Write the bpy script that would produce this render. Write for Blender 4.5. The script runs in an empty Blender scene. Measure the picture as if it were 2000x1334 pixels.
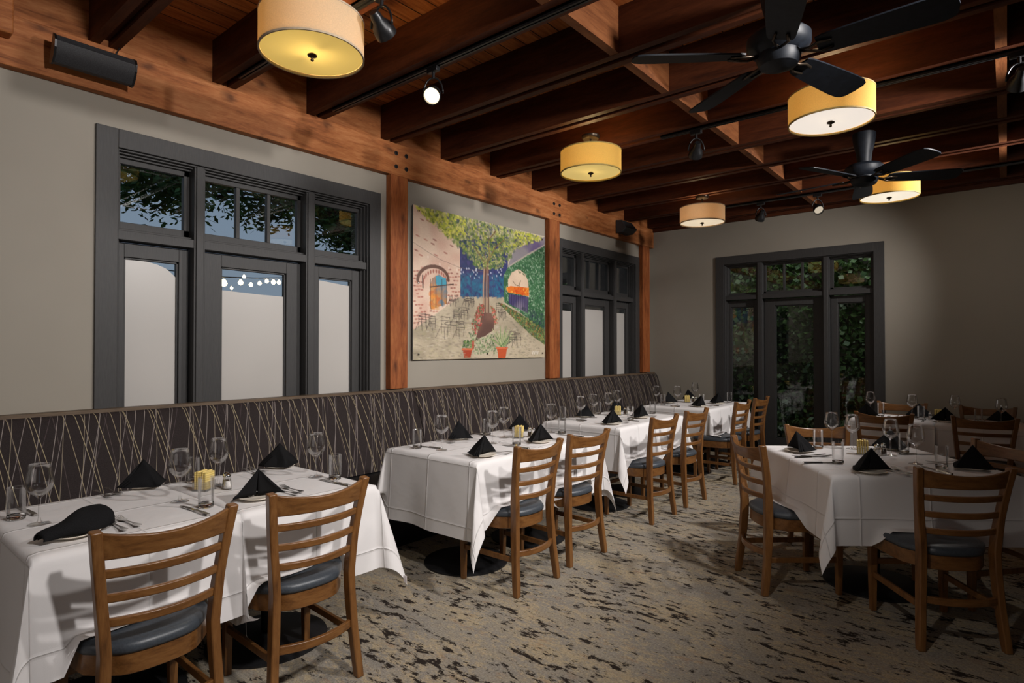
import bpy, bmesh, math, random
import numpy as np
from mathutils import Vector, Matrix
random.seed(7)
PI = math.pi
scene = bpy.context.scene
col = scene.collection

# ---------------------------------------------------------------- camera, world, lights, exposure
cam_d = bpy.data.cameras.new('camera')
cam_d.sensor_width = 36.0
cam_d.lens = 1160.4 / 2000 * 36.0
cam_d.clip_start = 0.05
cam = bpy.data.objects.new('camera', cam_d)
cam.location = (4.1, 0.0, 1.43)
cam.rotation_euler = (math.radians(90.683), 0, math.radians(39.78))
col.objects.link(cam)
scene.camera = cam
vs = scene.view_settings
vs.view_transform = 'Standard'
vs.look = 'None'
vs.gamma = 1.0
vs.exposure = 0.0
vs.use_curve_mapping = False
cy = scene.cycles
cy.use_denoising = True
cy.max_bounces = 7
cy.diffuse_bounces = 4
cy.glossy_bounces = 3
cy.transmission_bounces = 4
cy.transparent_max_bounces = 14
cy.caustics_reflective = False
cy.caustics_refractive = False
cy.sample_clamp_indirect = 4.0
cy.use_adaptive_sampling = True
cy.adaptive_threshold = 0.02

world = bpy.data.worlds.new('dusk_sky')
scene.world = world
world.use_nodes = True
wn = world.node_tree
wn.nodes.clear()
w_out = wn.nodes.new('ShaderNodeOutputWorld')
w_bg = wn.nodes.new('ShaderNodeBackground')
w_tc = wn.nodes.new('ShaderNodeTexCoord')
w_sep = wn.nodes.new('ShaderNodeSeparateXYZ')
w_rmp = wn.nodes.new('ShaderNodeValToRGB')
w_rmp.color_ramp.elements[0].position = 0.0
w_rmp.color_ramp.elements[0].color = (0.38, 0.45, 0.56, 1)
w_rmp.color_ramp.elements[1].position = 0.45
w_rmp.color_ramp.elements[1].color = (0.30, 0.42, 0.62, 1)
wn.links.new(w_tc.outputs['Generated'], w_sep.inputs[0])
wn.links.new(w_sep.outputs['Z'], w_rmp.inputs[0])
wn.links.new(w_rmp.outputs[0], w_bg.inputs[0])
w_bg.inputs['Strength'].default_value = 0.60
wn.links.new(w_bg.outputs[0], w_out.inputs[0])


def area_light(name, loc, target, sx, sy, watts, color, spread=PI):
    d = bpy.data.lights.new(name, 'AREA')
    d.shape = 'RECTANGLE'
    d.size = sx
    d.size_y = sy
    d.energy = watts
    d.color = color
    d.spread = spread
    o = bpy.data.objects.new(name, d)
    o.location = loc
    o.rotation_euler = (Vector(target) - Vector(loc)).to_track_quat('-Z', 'Y').to_euler()
    col.objects.link(o)
    return o


def spot_light(name, loc, target, watts, color, angle, blend=0.8, radius=0.05):
    d = bpy.data.lights.new(name, 'SPOT')
    d.energy = watts
    d.color = color
    d.spot_size = math.radians(angle)
    d.spot_blend = blend
    d.shadow_soft_size = radius
    o = bpy.data.objects.new(name, d)
    o.location = loc
    o.rotation_euler = (Vector(target) - Vector(loc)).to_track_quat('-Z', 'Y').to_euler()
    col.objects.link(o)
    return o


# warm fill added behind the camera to lift the drapes facing it
area_light('rear_warm_fill', (3.0, -2.40, 1.7), (2.6, 3.0, 1.3), 3.0, 1.5, 15, (1.0, 0.84, 0.70))
# track heads over the aisle, aimed at the bench tables, the wall and the painting
COOL = (1.0, 0.955, 0.93)
for ty, tw in ((1.15, 300), (2.8, 390), (4.7, 400), (6.7, 330)):
    spot_light('track_spot', (4.75, ty, 3.02), (0.0, ty + 0.15, 1.25), tw, COOL, 92, 0.8, 0.08)
spot_light('track_spot_square_table', (3.55, 6.1, 3.0), (3.2, 4.35, 0.75), 40, (1.0, 0.93, 0.86), 52, 1.0, 0.06)
spot_light('aisle_carpet_fill', (3.3, 0.3, 3.05), (2.9, 2.3, 0.0), 85, (1.0, 0.93, 0.86), 74, 1.0, 0.06)  # added fill that lifts the near carpet; no track head hangs here
spot_light('track_spot_wall', (4.6, 5.2, 3.02), (4.0, 8.15, 2.0), 34, (1.0, 0.93, 0.85), 60, 1.0, 0.06)

# ---------------------------------------------------------------- material helpers


class NT:
    def __init__(self, name):
        self.m = bpy.data.materials.new(name)
        self.m.use_nodes = True
        self.t = self.m.node_tree
        self.t.nodes.clear()
        self.out = self.n('OutputMaterial')

    def n(self, kind, **kw):
        x = self.t.nodes.new('ShaderNode' + kind)
        for k, v in kw.items():
            setattr(x, k, v)
        return x

    def l(self, a, b):
        self.t.links.new(a, b)

    def setin(self, node, key, val):
        if hasattr(val, 'is_linked') or hasattr(val, 'links'):
            self.l(val, node.inputs[key])
        else:
            node.inputs[key].default_value = val

    def math(self, op, a, b=None, clamp=False):
        x = self.n('Math', operation=op)
        x.use_clamp = clamp
        self.setin(x, 0, a)
        if b is not None:
            self.setin(x, 1, b)
        return x.outputs[0]

    def mix(self, fac, a, b, blend='MIX'):
        x = self.n('Mix', data_type='RGBA', blend_type=blend)
        self.setin(x, 0, fac)
        self.setin(x, 6, a)
        self.setin(x, 7, b)
        return x.outputs[2]

    def coord(self, scale=(1, 1, 1), kind='Object', rot=(0, 0, 0)):
        c = self.n('TexCoord')
        m = self.n('Mapping')
        m.inputs['Scale'].default_value = scale
        m.inputs['Rotation'].default_value = rot
        self.l(c.outputs[kind], m.inputs[0])
        return m.outputs[0]

    def noise(self, vec, scale=5, detail=3, rough=0.5, dist=0.0):
        x = self.n('TexNoise')
        self.l(vec, x.inputs['Vector'])
        x.inputs['Scale'].default_value = scale
        x.inputs['Detail'].default_value = detail
        x.inputs['Roughness'].default_value = rough
        x.inputs['Distortion'].default_value = dist
        return x.outputs['Fac']

    def ramp(self, fac, stops, interp='LINEAR'):
        x = self.n('ValToRGB')
        x.color_ramp.interpolation = interp
        e = x.color_ramp.elements
        e[0].position, e[0].color = stops[0][0], c4(stops[0][1])
        e[1].position, e[1].color = stops[-1][0], c4(stops[-1][1])
        for p, c in stops[1:-1]:
            k = e.new(p)
            k.color = c4(c)
        self.l(fac, x.inputs[0])
        return x.outputs[0]

    def bump(self, h, strength=0.3, dist=0.01):
        x = self.n('Bump')
        x.inputs['Strength'].default_value = strength
        x.inputs['Distance'].default_value = dist
        self.l(h, x.inputs['Height'])
        return x.outputs[0]

    def bsdf(self, color=(0.5, 0.5, 0.5), rough=0.5, metal=0.0, normal=None, spec=0.5, **kw):
        x = self.n('BsdfPrincipled')
        self.setin(x, 'Base Color', c4(color) if isinstance(color, tuple) else color)
        self.setin(x, 'Roughness', rough)
        x.inputs['Metallic'].default_value = metal
        x.inputs['Specular IOR Level'].default_value = spec
        if normal is not None:
            self.l(normal, x.inputs['Normal'])
        for k, v in kw.items():
            self.setin(x, k.replace('_', ' '), v)
        return x.outputs[0]

    def done(self, sh):
        self.l(sh, self.out.inputs[0])
        return self.m


def c4(c):
    return tuple(c) if len(c) == 4 else (c[0], c[1], c[2], 1.0)


def srgb(r, g, b):
    f = lambda v: (v / 255 / 12.92) if v / 255 <= 0.04045 else ((v / 255 + 0.055) / 1.055) ** 2.4
    return (f(r), f(g), f(b))


def mat_plain(name, color, rough=0.5, metal=0.0, spec=0.5, nscale=40, var=0.12, bump=0.0):
    t = NT(name)
    v = t.coord()
    f = t.noise(v, nscale, 3)
    lo = tuple(c * (1 - var) for c in color)
    hi = tuple(min(1, c * (1 + var)) for c in color)
    c = t.ramp(f, [(0.3, lo), (0.7, hi)])
    nrm = t.bump(f, bump, 0.002) if bump else None
    return t.done(t.bsdf(c, rough, metal, nrm, spec))


def mat_wood(name, dark, mid, light, axis='X', rough=0.45, knots=False, scale=1.0, spec=0.4, bump=0.15):
    t = NT(name)
    s = {'X': (1.2, 9, 9), 'Y': (9, 1.2, 9), 'Z': (9, 9, 1.2)}[axis]
    s = tuple(a * scale for a in s)
    v = t.coord(s)
    g1 = t.noise(v, 2.2, 5, 0.6, 0.6)
    g2 = t.noise(v, 14, 3, 0.6, 0.1)
    g = t.math('ADD', t.math('MULTIPLY', g1, 0.7), t.math('MULTIPLY', g2, 0.3))
    c = t.ramp(g, [(0.30, dark), (0.48, mid), (0.68, light)])
    if knots:
        k = {'X': (0.8, 2.2, 2.2), 'Y': (2.2, 1.9, 3.4), 'Z': (2.2, 3.0, 1.4)}[axis]
        kv = t.coord(k)
        vo = t.n('TexVoronoi')
        vo.inputs['Scale'].default_value = 1.7
        vo.inputs['Randomness'].default_value = 1.0
        warp = t.noise(kv, 5, 3)
        add = t.n('VectorMath', operation='ADD')
        t.l(kv, add.inputs[0])
        sc = t.n('VectorMath', operation='SCALE')
        wc = t.n('TexNoise')
        t.l(kv, wc.inputs['Vector'])
        wc.inputs['Scale'].default_value = 4
        t.l(wc.outputs['Color'], sc.inputs[0])
        sc.inputs['Scale'].default_value = 0.25
        t.l(sc.outputs[0], add.inputs[1])
        t.l(add.outputs[0], vo.inputs['Vector'])
        kk = t.ramp(vo.outputs['Distance'], [(0.05, (1, 1, 1)), (0.15, (0.35, 0.35, 0.35)), (0.22, (0, 0, 0))])
        c = t.mix(t.math('MULTIPLY', kk, 0.75), c, c4(tuple(x * 0.22 for x in dark)))
        big = t.noise(t.coord((1, 1, 1)), 1.3, 2)
        c = t.mix(t.math('MULTIPLY', big, 0.45), c, c4(dark))
    return t.done(t.bsdf(c, rough, 0, t.bump(g2, bump, 0.004), spec))


def mat_glass(name, tint=(1, 1, 1), base=0.03, edge=0.9, rough=0.0):
    t = NT(name)
    tr = t.n('BsdfTransparent')
    tr.inputs[0].default_value = c4(tint)
    gl = t.n('BsdfGlossy')
    gl.inputs['Roughness'].default_value = rough
    gl.inputs[0].default_value = (1, 1, 1, 1)
    fr = t.n('Fresnel')
    fr.inputs[0].default_value = 1.5
    f = t.math('MULTIPLY', fr.outputs[0], edge)
    f = t.math('ADD', f, base, True)
    mx = t.n('MixShader')
    t.l(f, mx.inputs[0])
    t.l(tr.outputs[0], mx.inputs[1])
    t.l(gl.outputs[0], mx.inputs[2])
    return t.done(mx.outputs[0])


M = {}


def make_materials():
    # painted wall
    t = NT('taupe_wall_paint')
    n = t.noise(t.coord(), 90, 4)
    n2 = t.noise(t.coord(), 1.2, 3)
    c = t.ramp(n2, [(0.3, srgb(141, 134, 122)), (0.7, srgb(148, 141, 129))])
    M['wall'] = t.done(t.bsdf(c, 0.62, 0, t.bump(n, 0.05, 0.003), 0.35))
    # cedar beam, posts
    M['beam'] = mat_wood('cedar_beam', srgb(112, 62, 30), srgb(168, 102, 56), srgb(198, 134, 84), 'Y', 0.6, True, 1.0, 0.25)
    M['post'] = mat_wood('cedar_post', srgb(88, 44, 20), srgb(146, 80, 40), srgb(176, 110, 62), 'Z', 0.6, True, 1.0, 0.25)
    M['joist'] = mat_wood('stained_joist', srgb(44, 20, 10), srgb(70, 34, 17), srgb(88, 46, 24), 'X', 0.6, False, 0.8, 0.2)
    M['block'] = mat_wood('stained_blocking', srgb(74, 40, 20), srgb(112, 66, 36), srgb(136, 86, 50), 'Y', 0.6, True, 0.9, 0.2)
    # ceiling planks running with the y axis
    t = NT('plank_ceiling')
    sx = t.n('SeparateXYZ')
    t.l(t.coord((1, 1, 1)), sx.inputs[0])
    u = t.math('DIVIDE', sx.outputs[0], 0.135)
    fr = t.math('FRACT', u)
    seam = t.math('LESS_THAN', t.math('ABSOLUTE', t.math('SUBTRACT', fr, 0.5)), 0.47)
    wn_ = t.n('TexWhiteNoise', noise_dimensions='1D')
    t.l(t.math('FLOOR', u), wn_.inputs['W'])
    g = t.noise(t.coord((9, 1.0, 9)), 3, 5, 0.6, 0.4)
    c = t.ramp(g, [(0.3, srgb(120, 62, 30)), (0.5, srgb(176, 104, 54)), (0.7, srgb(204, 134, 76))])
    c = t.mix(t.math('MULTIPLY', wn_.outputs[0], 0.45), c, c4(srgb(130, 70, 34)))
    c = t.mix(seam, c4(srgb(30, 12, 6)), c)
    M['plank'] = t.done(t.bsdf(c, 0.55, 0, t.bump(seam, 0.6, 0.006), 0.25))
    # chairs
    M['chair'] = mat_wood('walnut_stained_beech', srgb(76, 47, 24), srgb(110, 72, 37), srgb(130, 90, 50), 'Z', 0.33, False, 1.6, 0.5, 0.04)
    M['chair_rail'] = mat_wood('walnut_stained_rail', srgb(76, 47, 24), srgb(110, 72, 37), srgb(130, 90, 50), 'Y', 0.30, False, 1.6, 0.5, 0.04)
    t = NT('slate_blue_vinyl')
    n = t.noise(t.coord(), 160, 4)
    M['vinyl'] = t.done(t.bsdf(t.ramp(n, [(0.3, srgb(54, 59, 65)), (0.7, srgb(66, 72, 79))]), 0.40, 0, t.bump(n, 0.12, 0.002), 0.5))
    M['black_vinyl'] = mat_plain('black_vinyl', (0.012, 0.012, 0.013), 0.45, 0, 0.4, 120, 0.2, 0.1)
    # window joinery
    t = NT('charcoal_joinery_paint')
    n = t.noise(t.coord((40, 40, 3)), 6, 4)
    c = t.ramp(n, [(0.3, srgb(52, 51, 51)), (0.7, srgb(60, 59, 58))])
    M['joinery'] = t.done(t.bsdf(c, 0.5, 0, t.bump(n, 0.18, 0.003), 0.3))
    M['pane'] = mat_glass('window_glass', (0.93, 0.96, 0.95), 0.0, 0.75, 0.0)
    # frosted film: scatters the light of both sides
    t = NT('frosted_film')
    d = t.n('BsdfDiffuse')
    tl = t.n('BsdfTranslucent')
    gl = t.n('BsdfGlossy')
    gl.inputs['Roughness'].default_value = 0.35
    n = t.noise(t.coord(), 1.1, 2)
    cc = t.ramp(n, [(0.3, (0.70, 0.665, 0.62)), (0.7, (0.76, 0.725, 0.68))])
    t.l(cc, d.inputs[0])
    t.l(cc, tl.inputs[0])
    m1 = t.n('MixShader')
    m1.inputs[0].default_value = 0.5
    t.l(d.outputs[0], m1.inputs[1])
    t.l(tl.outputs[0], m1.inputs[2])
    m2 = t.n('MixShader')
    m2.inputs[0].default_value = 0.05
    t.l(m1.outputs[0], m2.inputs[1])
    t.l(gl.outputs[0], m2.inputs[2])
    M['frost'] = t.done(m2.outputs[0])
    # carpet: taupe ground, tan and rust wash, dark brown streaks
    t = NT('mottled_carpet')
    v = t.coord((1, 1, 1))
    fib = t.noise(v, 260, 2, 0.6)
    wash = t.noise(t.coord((1.5, 2.6, 1)), 1.6, 4, 0.55)
    c = t.ramp(wash, [(0.28, srgb(150, 145, 138)), (0.45, srgb(168, 161, 150)), (0.6, srgb(176, 165, 146)), (0.75, srgb(160, 155, 148))])
    tan = t.noise(t.coord((7, 13, 1)), 3.2, 6, 0.8, 0.2)
    reg2 = t.noise(t.coord((1.3, 2.6, 1)), 2.1, 3, 0.5)
    tan = t.math('ADD', tan, t.math('MULTIPLY', t.math('SUBTRACT', reg2, 0.5), 0.5))
    c = t.mix(t.ramp(tan, [(0.50, (0, 0, 0)), (0.58, (0.8, 0.8, 0.8))]), c, c4(srgb(206, 186, 150)))
    rust = t.noise(t.coord((2.2, 6, 1), rot=(0, 0, 0.1)), 2.3, 6, 0.75)
    c = t.mix(t.ramp(rust, [(0.56, (0, 0, 0)), (0.68, (0.5, 0.5, 0.5))]), c, c4(srgb(180, 130, 84)))
    fl = t.noise(t.coord((3.0, 6.8, 1), rot=(0, 0, 0.10)), 3.0, 10, 0.74, 0.2)
    reg = t.noise(t.coord((0.9, 1.5, 1)), 1.7, 3, 0.5)
    flk = t.math('ADD', fl, t.math('MULTIPLY', t.math('SUBTRACT', reg, 0.5), 0.24))
    dark = t.ramp(flk, [(0.548, (0, 0, 0)), (0.572, (1, 1, 1))])
    grain = t.noise(t.coord((34, 46, 1)), 2.6, 5, 0.8)
    c = t.mix(t.ramp(grain, [(0.36, (0.55, 0.55, 0.55)), (0.56, (0, 0, 0))]), c, c4(srgb(104, 92, 74)))
    c = t.mix(t.ramp(grain, [(0.55, (0, 0, 0)), (0.68, (0.6, 0.6, 0.6))]), c, c4(srgb(214, 202, 178)))
    c = t.mix(dark, c, c4(srgb(48, 40, 35)))
    c = t.mix(t.math('MULTIPLY', fib, 0.5), c, c4((0.02, 0.018, 0.015)), 'MIX')
    M['carpet'] = t.done(t.bsdf(c, 0.95, 0, t.bump(fib, 0.5, 0.006), 0.1))
    # bench cloth: dark brown with fine crossing threads
    t = NT('crossed_thread_upholstery')
    uv = t.n('UVMap')
    sx = t.n('SeparateXYZ')
    t.l(uv.outputs[0], sx.inputs[0])
    y, z = sx.outputs[0], sx.outputs[1]
    weave = t.noise(t.coord(), 300, 2)
    c = t.ramp(weave, [(0.3, srgb(32, 26, 25)), (0.7, srgb(48, 40, 39))])
    fams = [(0.165, 0.105, 0.0, srgb(160, 145, 118), 0.95), (-0.175, 0.115, 0.31, srgb(150, 140, 134), 0.95), (0.21, 0.15, 0.53, srgb(176, 162, 128), 0.9),
            (-0.225, 0.145, 0.77, srgb(140, 130, 126), 0.9), (0.12, 0.19, 0.13, srgb(92, 80, 78), 0.7), (-0.28, 0.21, 0.66, srgb(84, 72, 74), 0.7), (-0.10, 0.17, 0.9, srgb(150, 138, 118), 0.8)]
    for k, (tilt, per, off, cl, st) in enumerate(fams):
        u = t.math('ADD', t.math('DIVIDE', t.math('ADD', y, t.math('MULTIPLY', z, tilt)), per), off + 3.0 + k * 7)
        idx = t.math('FLOOR', u)
        w = t.n('TexWhiteNoise', noise_dimensions='1D')
        t.l(idx, w.inputs['W'])
        jit = t.math('MULTIPLY', t.math('SUBTRACT', w.outputs[0], 0.5), 0.7)
        d = t.math('ABSOLUTE', t.math('SUBTRACT', t.math('SUBTRACT', t.math('FRACT', u), 0.5), jit))
        on = t.math('MULTIPLY', t.math('LESS_THAN', d, 0.0015 / per), st * 0.85)
        c = t.mix(on, c, c4(cl))
    M['uphol'] = t.done(t.bsdf(c, 0.8, 0, t.bump(weave, 0.25, 0.002), 0.2))
    M['ledge'] = mat_wood('bench_ledge_wood', srgb(70, 56, 44), srgb(92, 76, 60), srgb(108, 92, 74), 'Y', 0.5, False, 1.5, 0.3)
    # tablecloth with ironed creases on its UV net
    t = NT('white_table_linen')
    uv = t.n('UVMap')
    sx = t.n('SeparateXYZ')
    t.l(uv.outputs[0], sx.inputs[0])
    cr = None
    for o_, per in ((sx.outputs[0], 0.36), (sx.outputs[1], 0.36)):
        f = t.math('ABSOLUTE', t.math('SUBTRACT', t.math('FRACT', t.math('ADD', t.math('DIVIDE', o_, per), 10.5)), 0.5))
        k = t.ramp(f, [(0.0, (1, 1, 1)), (0.010, (0.35, 0.35, 0.35)), (0.03, (0, 0, 0))])
        cr = k if cr is None else t.math('MAXIMUM', cr, k)
    wv = t.noise(uv.outputs[0], 900, 2)
    sof = t.noise(uv.outputs[0], 5, 3, 0.5)
    h = t.math('ADD', t.math('MULTIPLY', cr, 1.1), t.math('ADD', t.math('MULTIPLY', wv, 0.10), t.math('MULTIPLY', sof, 2.2)))
    dif = t.bsdf((0.80, 0.775, 0.765), 0.85, 0, t.bump(h, 0.75, 0.005), 0.15)
    tl = t.n('BsdfTranslucent')
    tl.inputs[0].default_value = (0.75, 0.72, 0.68, 1)
    mx = t.n('MixShader')
    mx.inputs[0].default_value = 0.10
    t.l(dif, mx.inputs[1])
    t.l(tl.outputs[0], mx.inputs[2])
    M['linen'] = t.done(mx.outputs[0])
    # napkin
    t = NT('black_napkin_cloth')
    n = t.noise(t.coord(), 500, 2)
    n2 = t.noise(t.coord(), 18, 3)
    M['napkin'] = t.done(t.bsdf(t.ramp(n, [(0.3, (0.006, 0.006, 0.0065)), (0.7, (0.013, 0.013, 0.014))]), 0.9, 0, t.bump(t.math('ADD', n, n2), 0.4, 0.003), 0.12))
    M['china'] = mat_plain('ivory_china', srgb(226, 216, 200), 0.22, 0, 0.5, 20, 0.02)
    M['steel'] = mat_plain('cutlery_steel', (0.55, 0.53, 0.51), 0.2, 1.0, 0.5, 60, 0.05)
    M['glass'] = mat_glass('clear_glassware', (0.985, 0.985, 0.985), 0.0, 0.5, 0.03)
    t = NT('clear_glass_base')
    g = t.n('BsdfGlass')
    g.inputs['Roughness'].default_value = 0.02
    g.inputs['IOR'].default_value = 1.45
    M['thick_glass'] = t.done(g.outputs[0])
    t = NT('yellow_striped_paper')
    sx = t.n('SeparateXYZ')
    t.l(t.coord(), sx.inputs[0])
    w = t.n('TexWave')
    w.bands_direction = 'Z'
    w.inputs['Scale'].default_value = 30
    w.inputs['Distortion'].default_value = 1.5
    t.l(t.coord(), w.inputs['Vector'])
    c = t.ramp(w.outputs['Fac'], [(0.2, srgb(206, 178, 96)), (0.8, srgb(232, 208, 132))])
    M['packet'] = t.done(t.bsdf(c, 0.6, 0, None, 0.3))
    M['salt'] = mat_plain('salt_grains', (0.75, 0.72, 0.68), 0.9, 0, 0.1, 400, 0.2)
    M['pepper'] = mat_plain('pepper_grains', (0.08, 0.055, 0.04), 0.9, 0, 0.1, 400, 0.5)
    M['iron'] = mat_plain('black_cast_iron', (0.010, 0.010, 0.011), 0.5, 0.2, 0.4, 80, 0.3, 0.1)
    M['black_metal'] = mat_plain('black_track_metal', (0.012, 0.012, 0.013), 0.35, 0.3, 0.5, 60, 0.2)
    M['bronze'] = mat_plain('dark_bronze', (0.055, 0.040, 0.028), 0.32, 0.8, 0.5, 60, 0.2)
    M['fan'] = mat_plain('matte_black_fan', (0.007, 0.009, 0.013), 0.5, 0.0, 0.25, 30, 0.3)
    M['fan_box'] = mat_plain('brown_mounting_box', srgb(60, 48, 40), 0.7, 0, 0.2, 20, 0.1)
    M['speaker'] = mat_plain('black_speaker_mesh', (0.030, 0.030, 0.033), 0.55, 0, 0.4, 300, 0.5, 0.4)
    M['chrome'] = mat_plain('polished_standoff', (0.7, 0.7, 0.7), 0.12, 1.0, 0.5, 20, 0.02)
    M['tag'] = mat_plain('white_care_tag', (0.8, 0.74, 0.76), 0.7, 0, 0.2, 60, 0.05)
    M['board'] = mat_plain('table_board', (0.05, 0.03, 0.02), 0.6, 0, 0.3, 10, 0.2)
    # outdoors
    t = NT('tree_leaves')
    oi = t.noise(t.coord(), 3.0, 3)
    c = t.ramp(oi, [(0.3, srgb(36, 56, 30)), (0.7, srgb(96, 132, 70))])
    a = t.bsdf(c, 0.6, 0, None, 0.3)
    tl = t.n('BsdfTranslucent')
    tl.inputs[0].default_value = c4(srgb(50, 76, 40))
    mx = t.n('MixShader')
    mx.inputs[0].default_value = 0.25
    t.l(a, mx.inputs[1])
    t.l(tl.outputs[0], mx.inputs[2])
    M['leaf'] = t.done(mx.outputs[0])
    t = NT('ivy_leaves')
    oi = t.noise(t.coord(), 14.0, 3)
    c = t.ramp(oi, [(0.25, srgb(34, 50, 26)), (0.5, srgb(62, 86, 44)), (0.75, srgb(96, 120, 66))])
    M['ivy'] = t.done(t.bsdf(c, 0.4, 0, None, 0.5))
    M['bark'] = mat_plain('tree_bark', srgb(60, 48, 38), 0.9, 0, 0.1, 12, 0.4, 0.8)
    t = NT('courtyard_stucco')
    n = t.noise(t.coord(), 20, 4)
    M['stucco'] = t.done(t.bsdf(t.ramp(n, [(0.3, srgb(120, 112, 104)), (0.7, srgb(140, 130, 120))]), 0.9, 0, t.bump(n, 0.3, 0.01), 0.1))
    M['soil'] = mat_plain('courtyard_paving', srgb(84, 78, 70), 0.9, 0, 0.1, 6, 0.3, 0.4)
    t = NT('dark_roof')
    M['roof'] = mat_plain('dark_neighbour_stucco', srgb(84, 72, 64), 0.9, 0, 0.1, 6, 0.3)


make_materials()


def mat_emit(name, color, strength, base=None, trans=None, mixf=0.5):
    t = NT(name)
    e = t.n('Emission')
    e.inputs[0].default_value = c4(color)
    e.inputs[1].default_value = strength
    if trans is None:
        return t.done(e.outputs[0])
    weave = t.noise(t.coord((1, 1, 1)), 220, 2)
    cc = t.ramp(weave, [(0.3, tuple(x * 0.86 for x in trans)), (0.7, trans)])
    d = t.n('BsdfDiffuse')
    t.l(cc, d.inputs[0])
    tl = t.n('BsdfTranslucent')
    t.l(cc, tl.inputs[0])
    m = t.n('MixShader')
    m.inputs[0].default_value = mixf
    t.l(d.outputs[0], m.inputs[1])
    t.l(tl.outputs[0], m.inputs[2])
    a = t.n('AddShader')
    t.l(m.outputs[0], a.inputs[0])
    t.l(e.outputs[0], a.inputs[1])
    return t.done(a.outputs[0])


# ---------------------------------------------------------------- mesh helpers
class MB:
    def __init__(self):
        self.v = []
        self.f = []
        self.uv = None

    def add(self, vs_, fs_):
        b = len(self.v)
        self.v += [tuple(p) for p in vs_]
        self.f += [tuple(b + i for i in f) for f in fs_]
        return self

    def box(self, x0, x1, y0, y1, z0, z1):
        return self.add([(x0, y0, z0), (x1, y0, z0), (x1, y1, z0), (x0, y1, z0), (x0, y0, z1), (x1, y0, z1), (x1, y1, z1), (x0, y1, z1)],
                        [(0, 3, 2, 1), (4, 5, 6, 7), (0, 1, 5, 4), (1, 2, 6, 5), (2, 3, 7, 6), (3, 0, 4, 7)])

    def lathe(self, prof, n=24, c=(0, 0, 0), cap=True):
        vv, ff = [], []
        for r, z in prof:
            for i in range(n):
                a = 2 * PI * i / n
                vv.append((c[0] + r * math.cos(a), c[1] + r * math.sin(a), c[2] + z))
        for j in range(len(prof) - 1):
            for i in range(n):
                k = (i + 1) % n
                ff.append((j * n + i, j * n + k, (j + 1) * n + k, (j + 1) * n + i))
        if cap and prof[0][0] > 1e-6:
            ff.append(tuple(reversed(range(n))))
        if cap and prof[-1][0] > 1e-6:
            ff.append(tuple((len(prof) - 1) * n + i for i in range(n)))
        return self.add(vv, ff)

    def sweep(self, path, section, up=(0, 0, 1), cap=True, frames=None):
        """section: function(i)-> list of (a,b) offsets in the side/up frame at path point i"""
        n = len(path)
        P = [Vector(p) for p in path]
        vv, ff = [], []
        m = None
        for i in range(n):
            if frames:
                s, u = Vector(frames[i][0]), Vector(frames[i][1])
            else:
                t = (P[min(i + 1, n - 1)] - P[max(i - 1, 0)]).normalized()
                s = t.cross(Vector(up)).normalized()
                u = s.cross(t).normalized()
            sec = section(i)
            m = len(sec)
            for a, b in sec:
                vv.append(P[i] + s * a + u * b)
        for i in range(n - 1):
            for k in range(m):
                q = (k + 1) % m
                ff.append((i * m + k, i * m + q, (i + 1) * m + q, (i + 1) * m + k))
        if cap:
            ff.append(tuple(reversed(range(m))))
            ff.append(tuple((n - 1) * m + k for k in range(m)))
        return self.add(vv, ff)

    def tube(self, path, r, n=8, up=(0, 0, 1)):
        rr = r if callable(r) else (lambda i: r)
        return self.sweep(path, lambda i: [(rr(i) * math.cos(2 * PI * k / n), rr(i) * math.sin(2 * PI * k / n)) for k in range(n)], up)

    def build(self, name, mat, parent=None, smooth=False, bevel=0, bseg=2, loc=None, rz=0, subsurf=0, angle=None, weld=False):
        me = bpy.data.meshes.new(name)
        me.from_pydata(self.v, [], self.f)
        if self.uv is not None:
            ul = me.uv_layers.new(name='UVMap')
            idx = np.zeros(len(me.loops), dtype=np.int32)
            me.loops.foreach_get('vertex_index', idx)
            ul.data.foreach_set('uv', np.asarray(self.uv, dtype=np.float32)[idx].ravel())
        me.validate()
        b = bmesh.new()
        b.from_mesh(me)
        if weld:
            bmesh.ops.remove_doubles(b, verts=b.verts, dist=1e-5)
        bmesh.ops.recalc_face_normals(b, faces=b.faces)
        b.to_mesh(me)
        b.free()
        me.materials.append(mat)
        o = bpy.data.objects.new(name, me)
        col.objects.link(o)
        if parent:
            o.parent = parent
        if loc:
            o.location = loc
        o.rotation_euler = (0, 0, rz)
        if smooth:
            me.polygons.foreach_set('use_smooth', [True] * len(me.polygons))
            if angle:
                me.set_sharp_from_angle(angle=math.radians(angle))
        if bevel:
            m = o.modifiers.new('bevel', 'BEVEL')
            m.width = bevel
            m.segments = bseg
            m.limit_method = 'ANGLE'
            m.angle_limit = math.radians(40)
            me.polygons.foreach_set('use_smooth', [True] * len(me.polygons))
            me.set_sharp_from_angle(angle=math.radians(35))
        if subsurf:
            m = o.modifiers.new('sub', 'SUBSURF')
            m.levels = subsurf
            m.render_levels = subsurf
        return o


def tag(o, label=None, cat=None, group=None, kind=None):
    if label:
        o['label'] = label
    if cat:
        o['category'] = cat
    if group:
        o['group'] = group
    if kind:
        o['kind'] = kind
    return o


def empty(name, loc=(0, 0, 0), rz=0):
    o = bpy.data.objects.new(name, None)
    o.location = loc
    o.rotation_euler = (0, 0, rz)
    o.empty_display_size = 0.1
    col.objects.link(o)
    return o


def copy_tree(o, parent=None):
    c = o.copy()
    col.objects.link(c)
    if parent:
        c.parent = parent
    for ch in [x for x in KIDS.get(o.name, [])]:
        copy_tree(ch, c)
    return c


KIDS = {}


def remember(root):
    for ob in col.objects:
        if ob.parent:
            KIDS.setdefault(ob.parent.name, [])
            if ob not in KIDS[ob.parent.name]:
                KIDS[ob.parent.name].append(ob)


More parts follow.
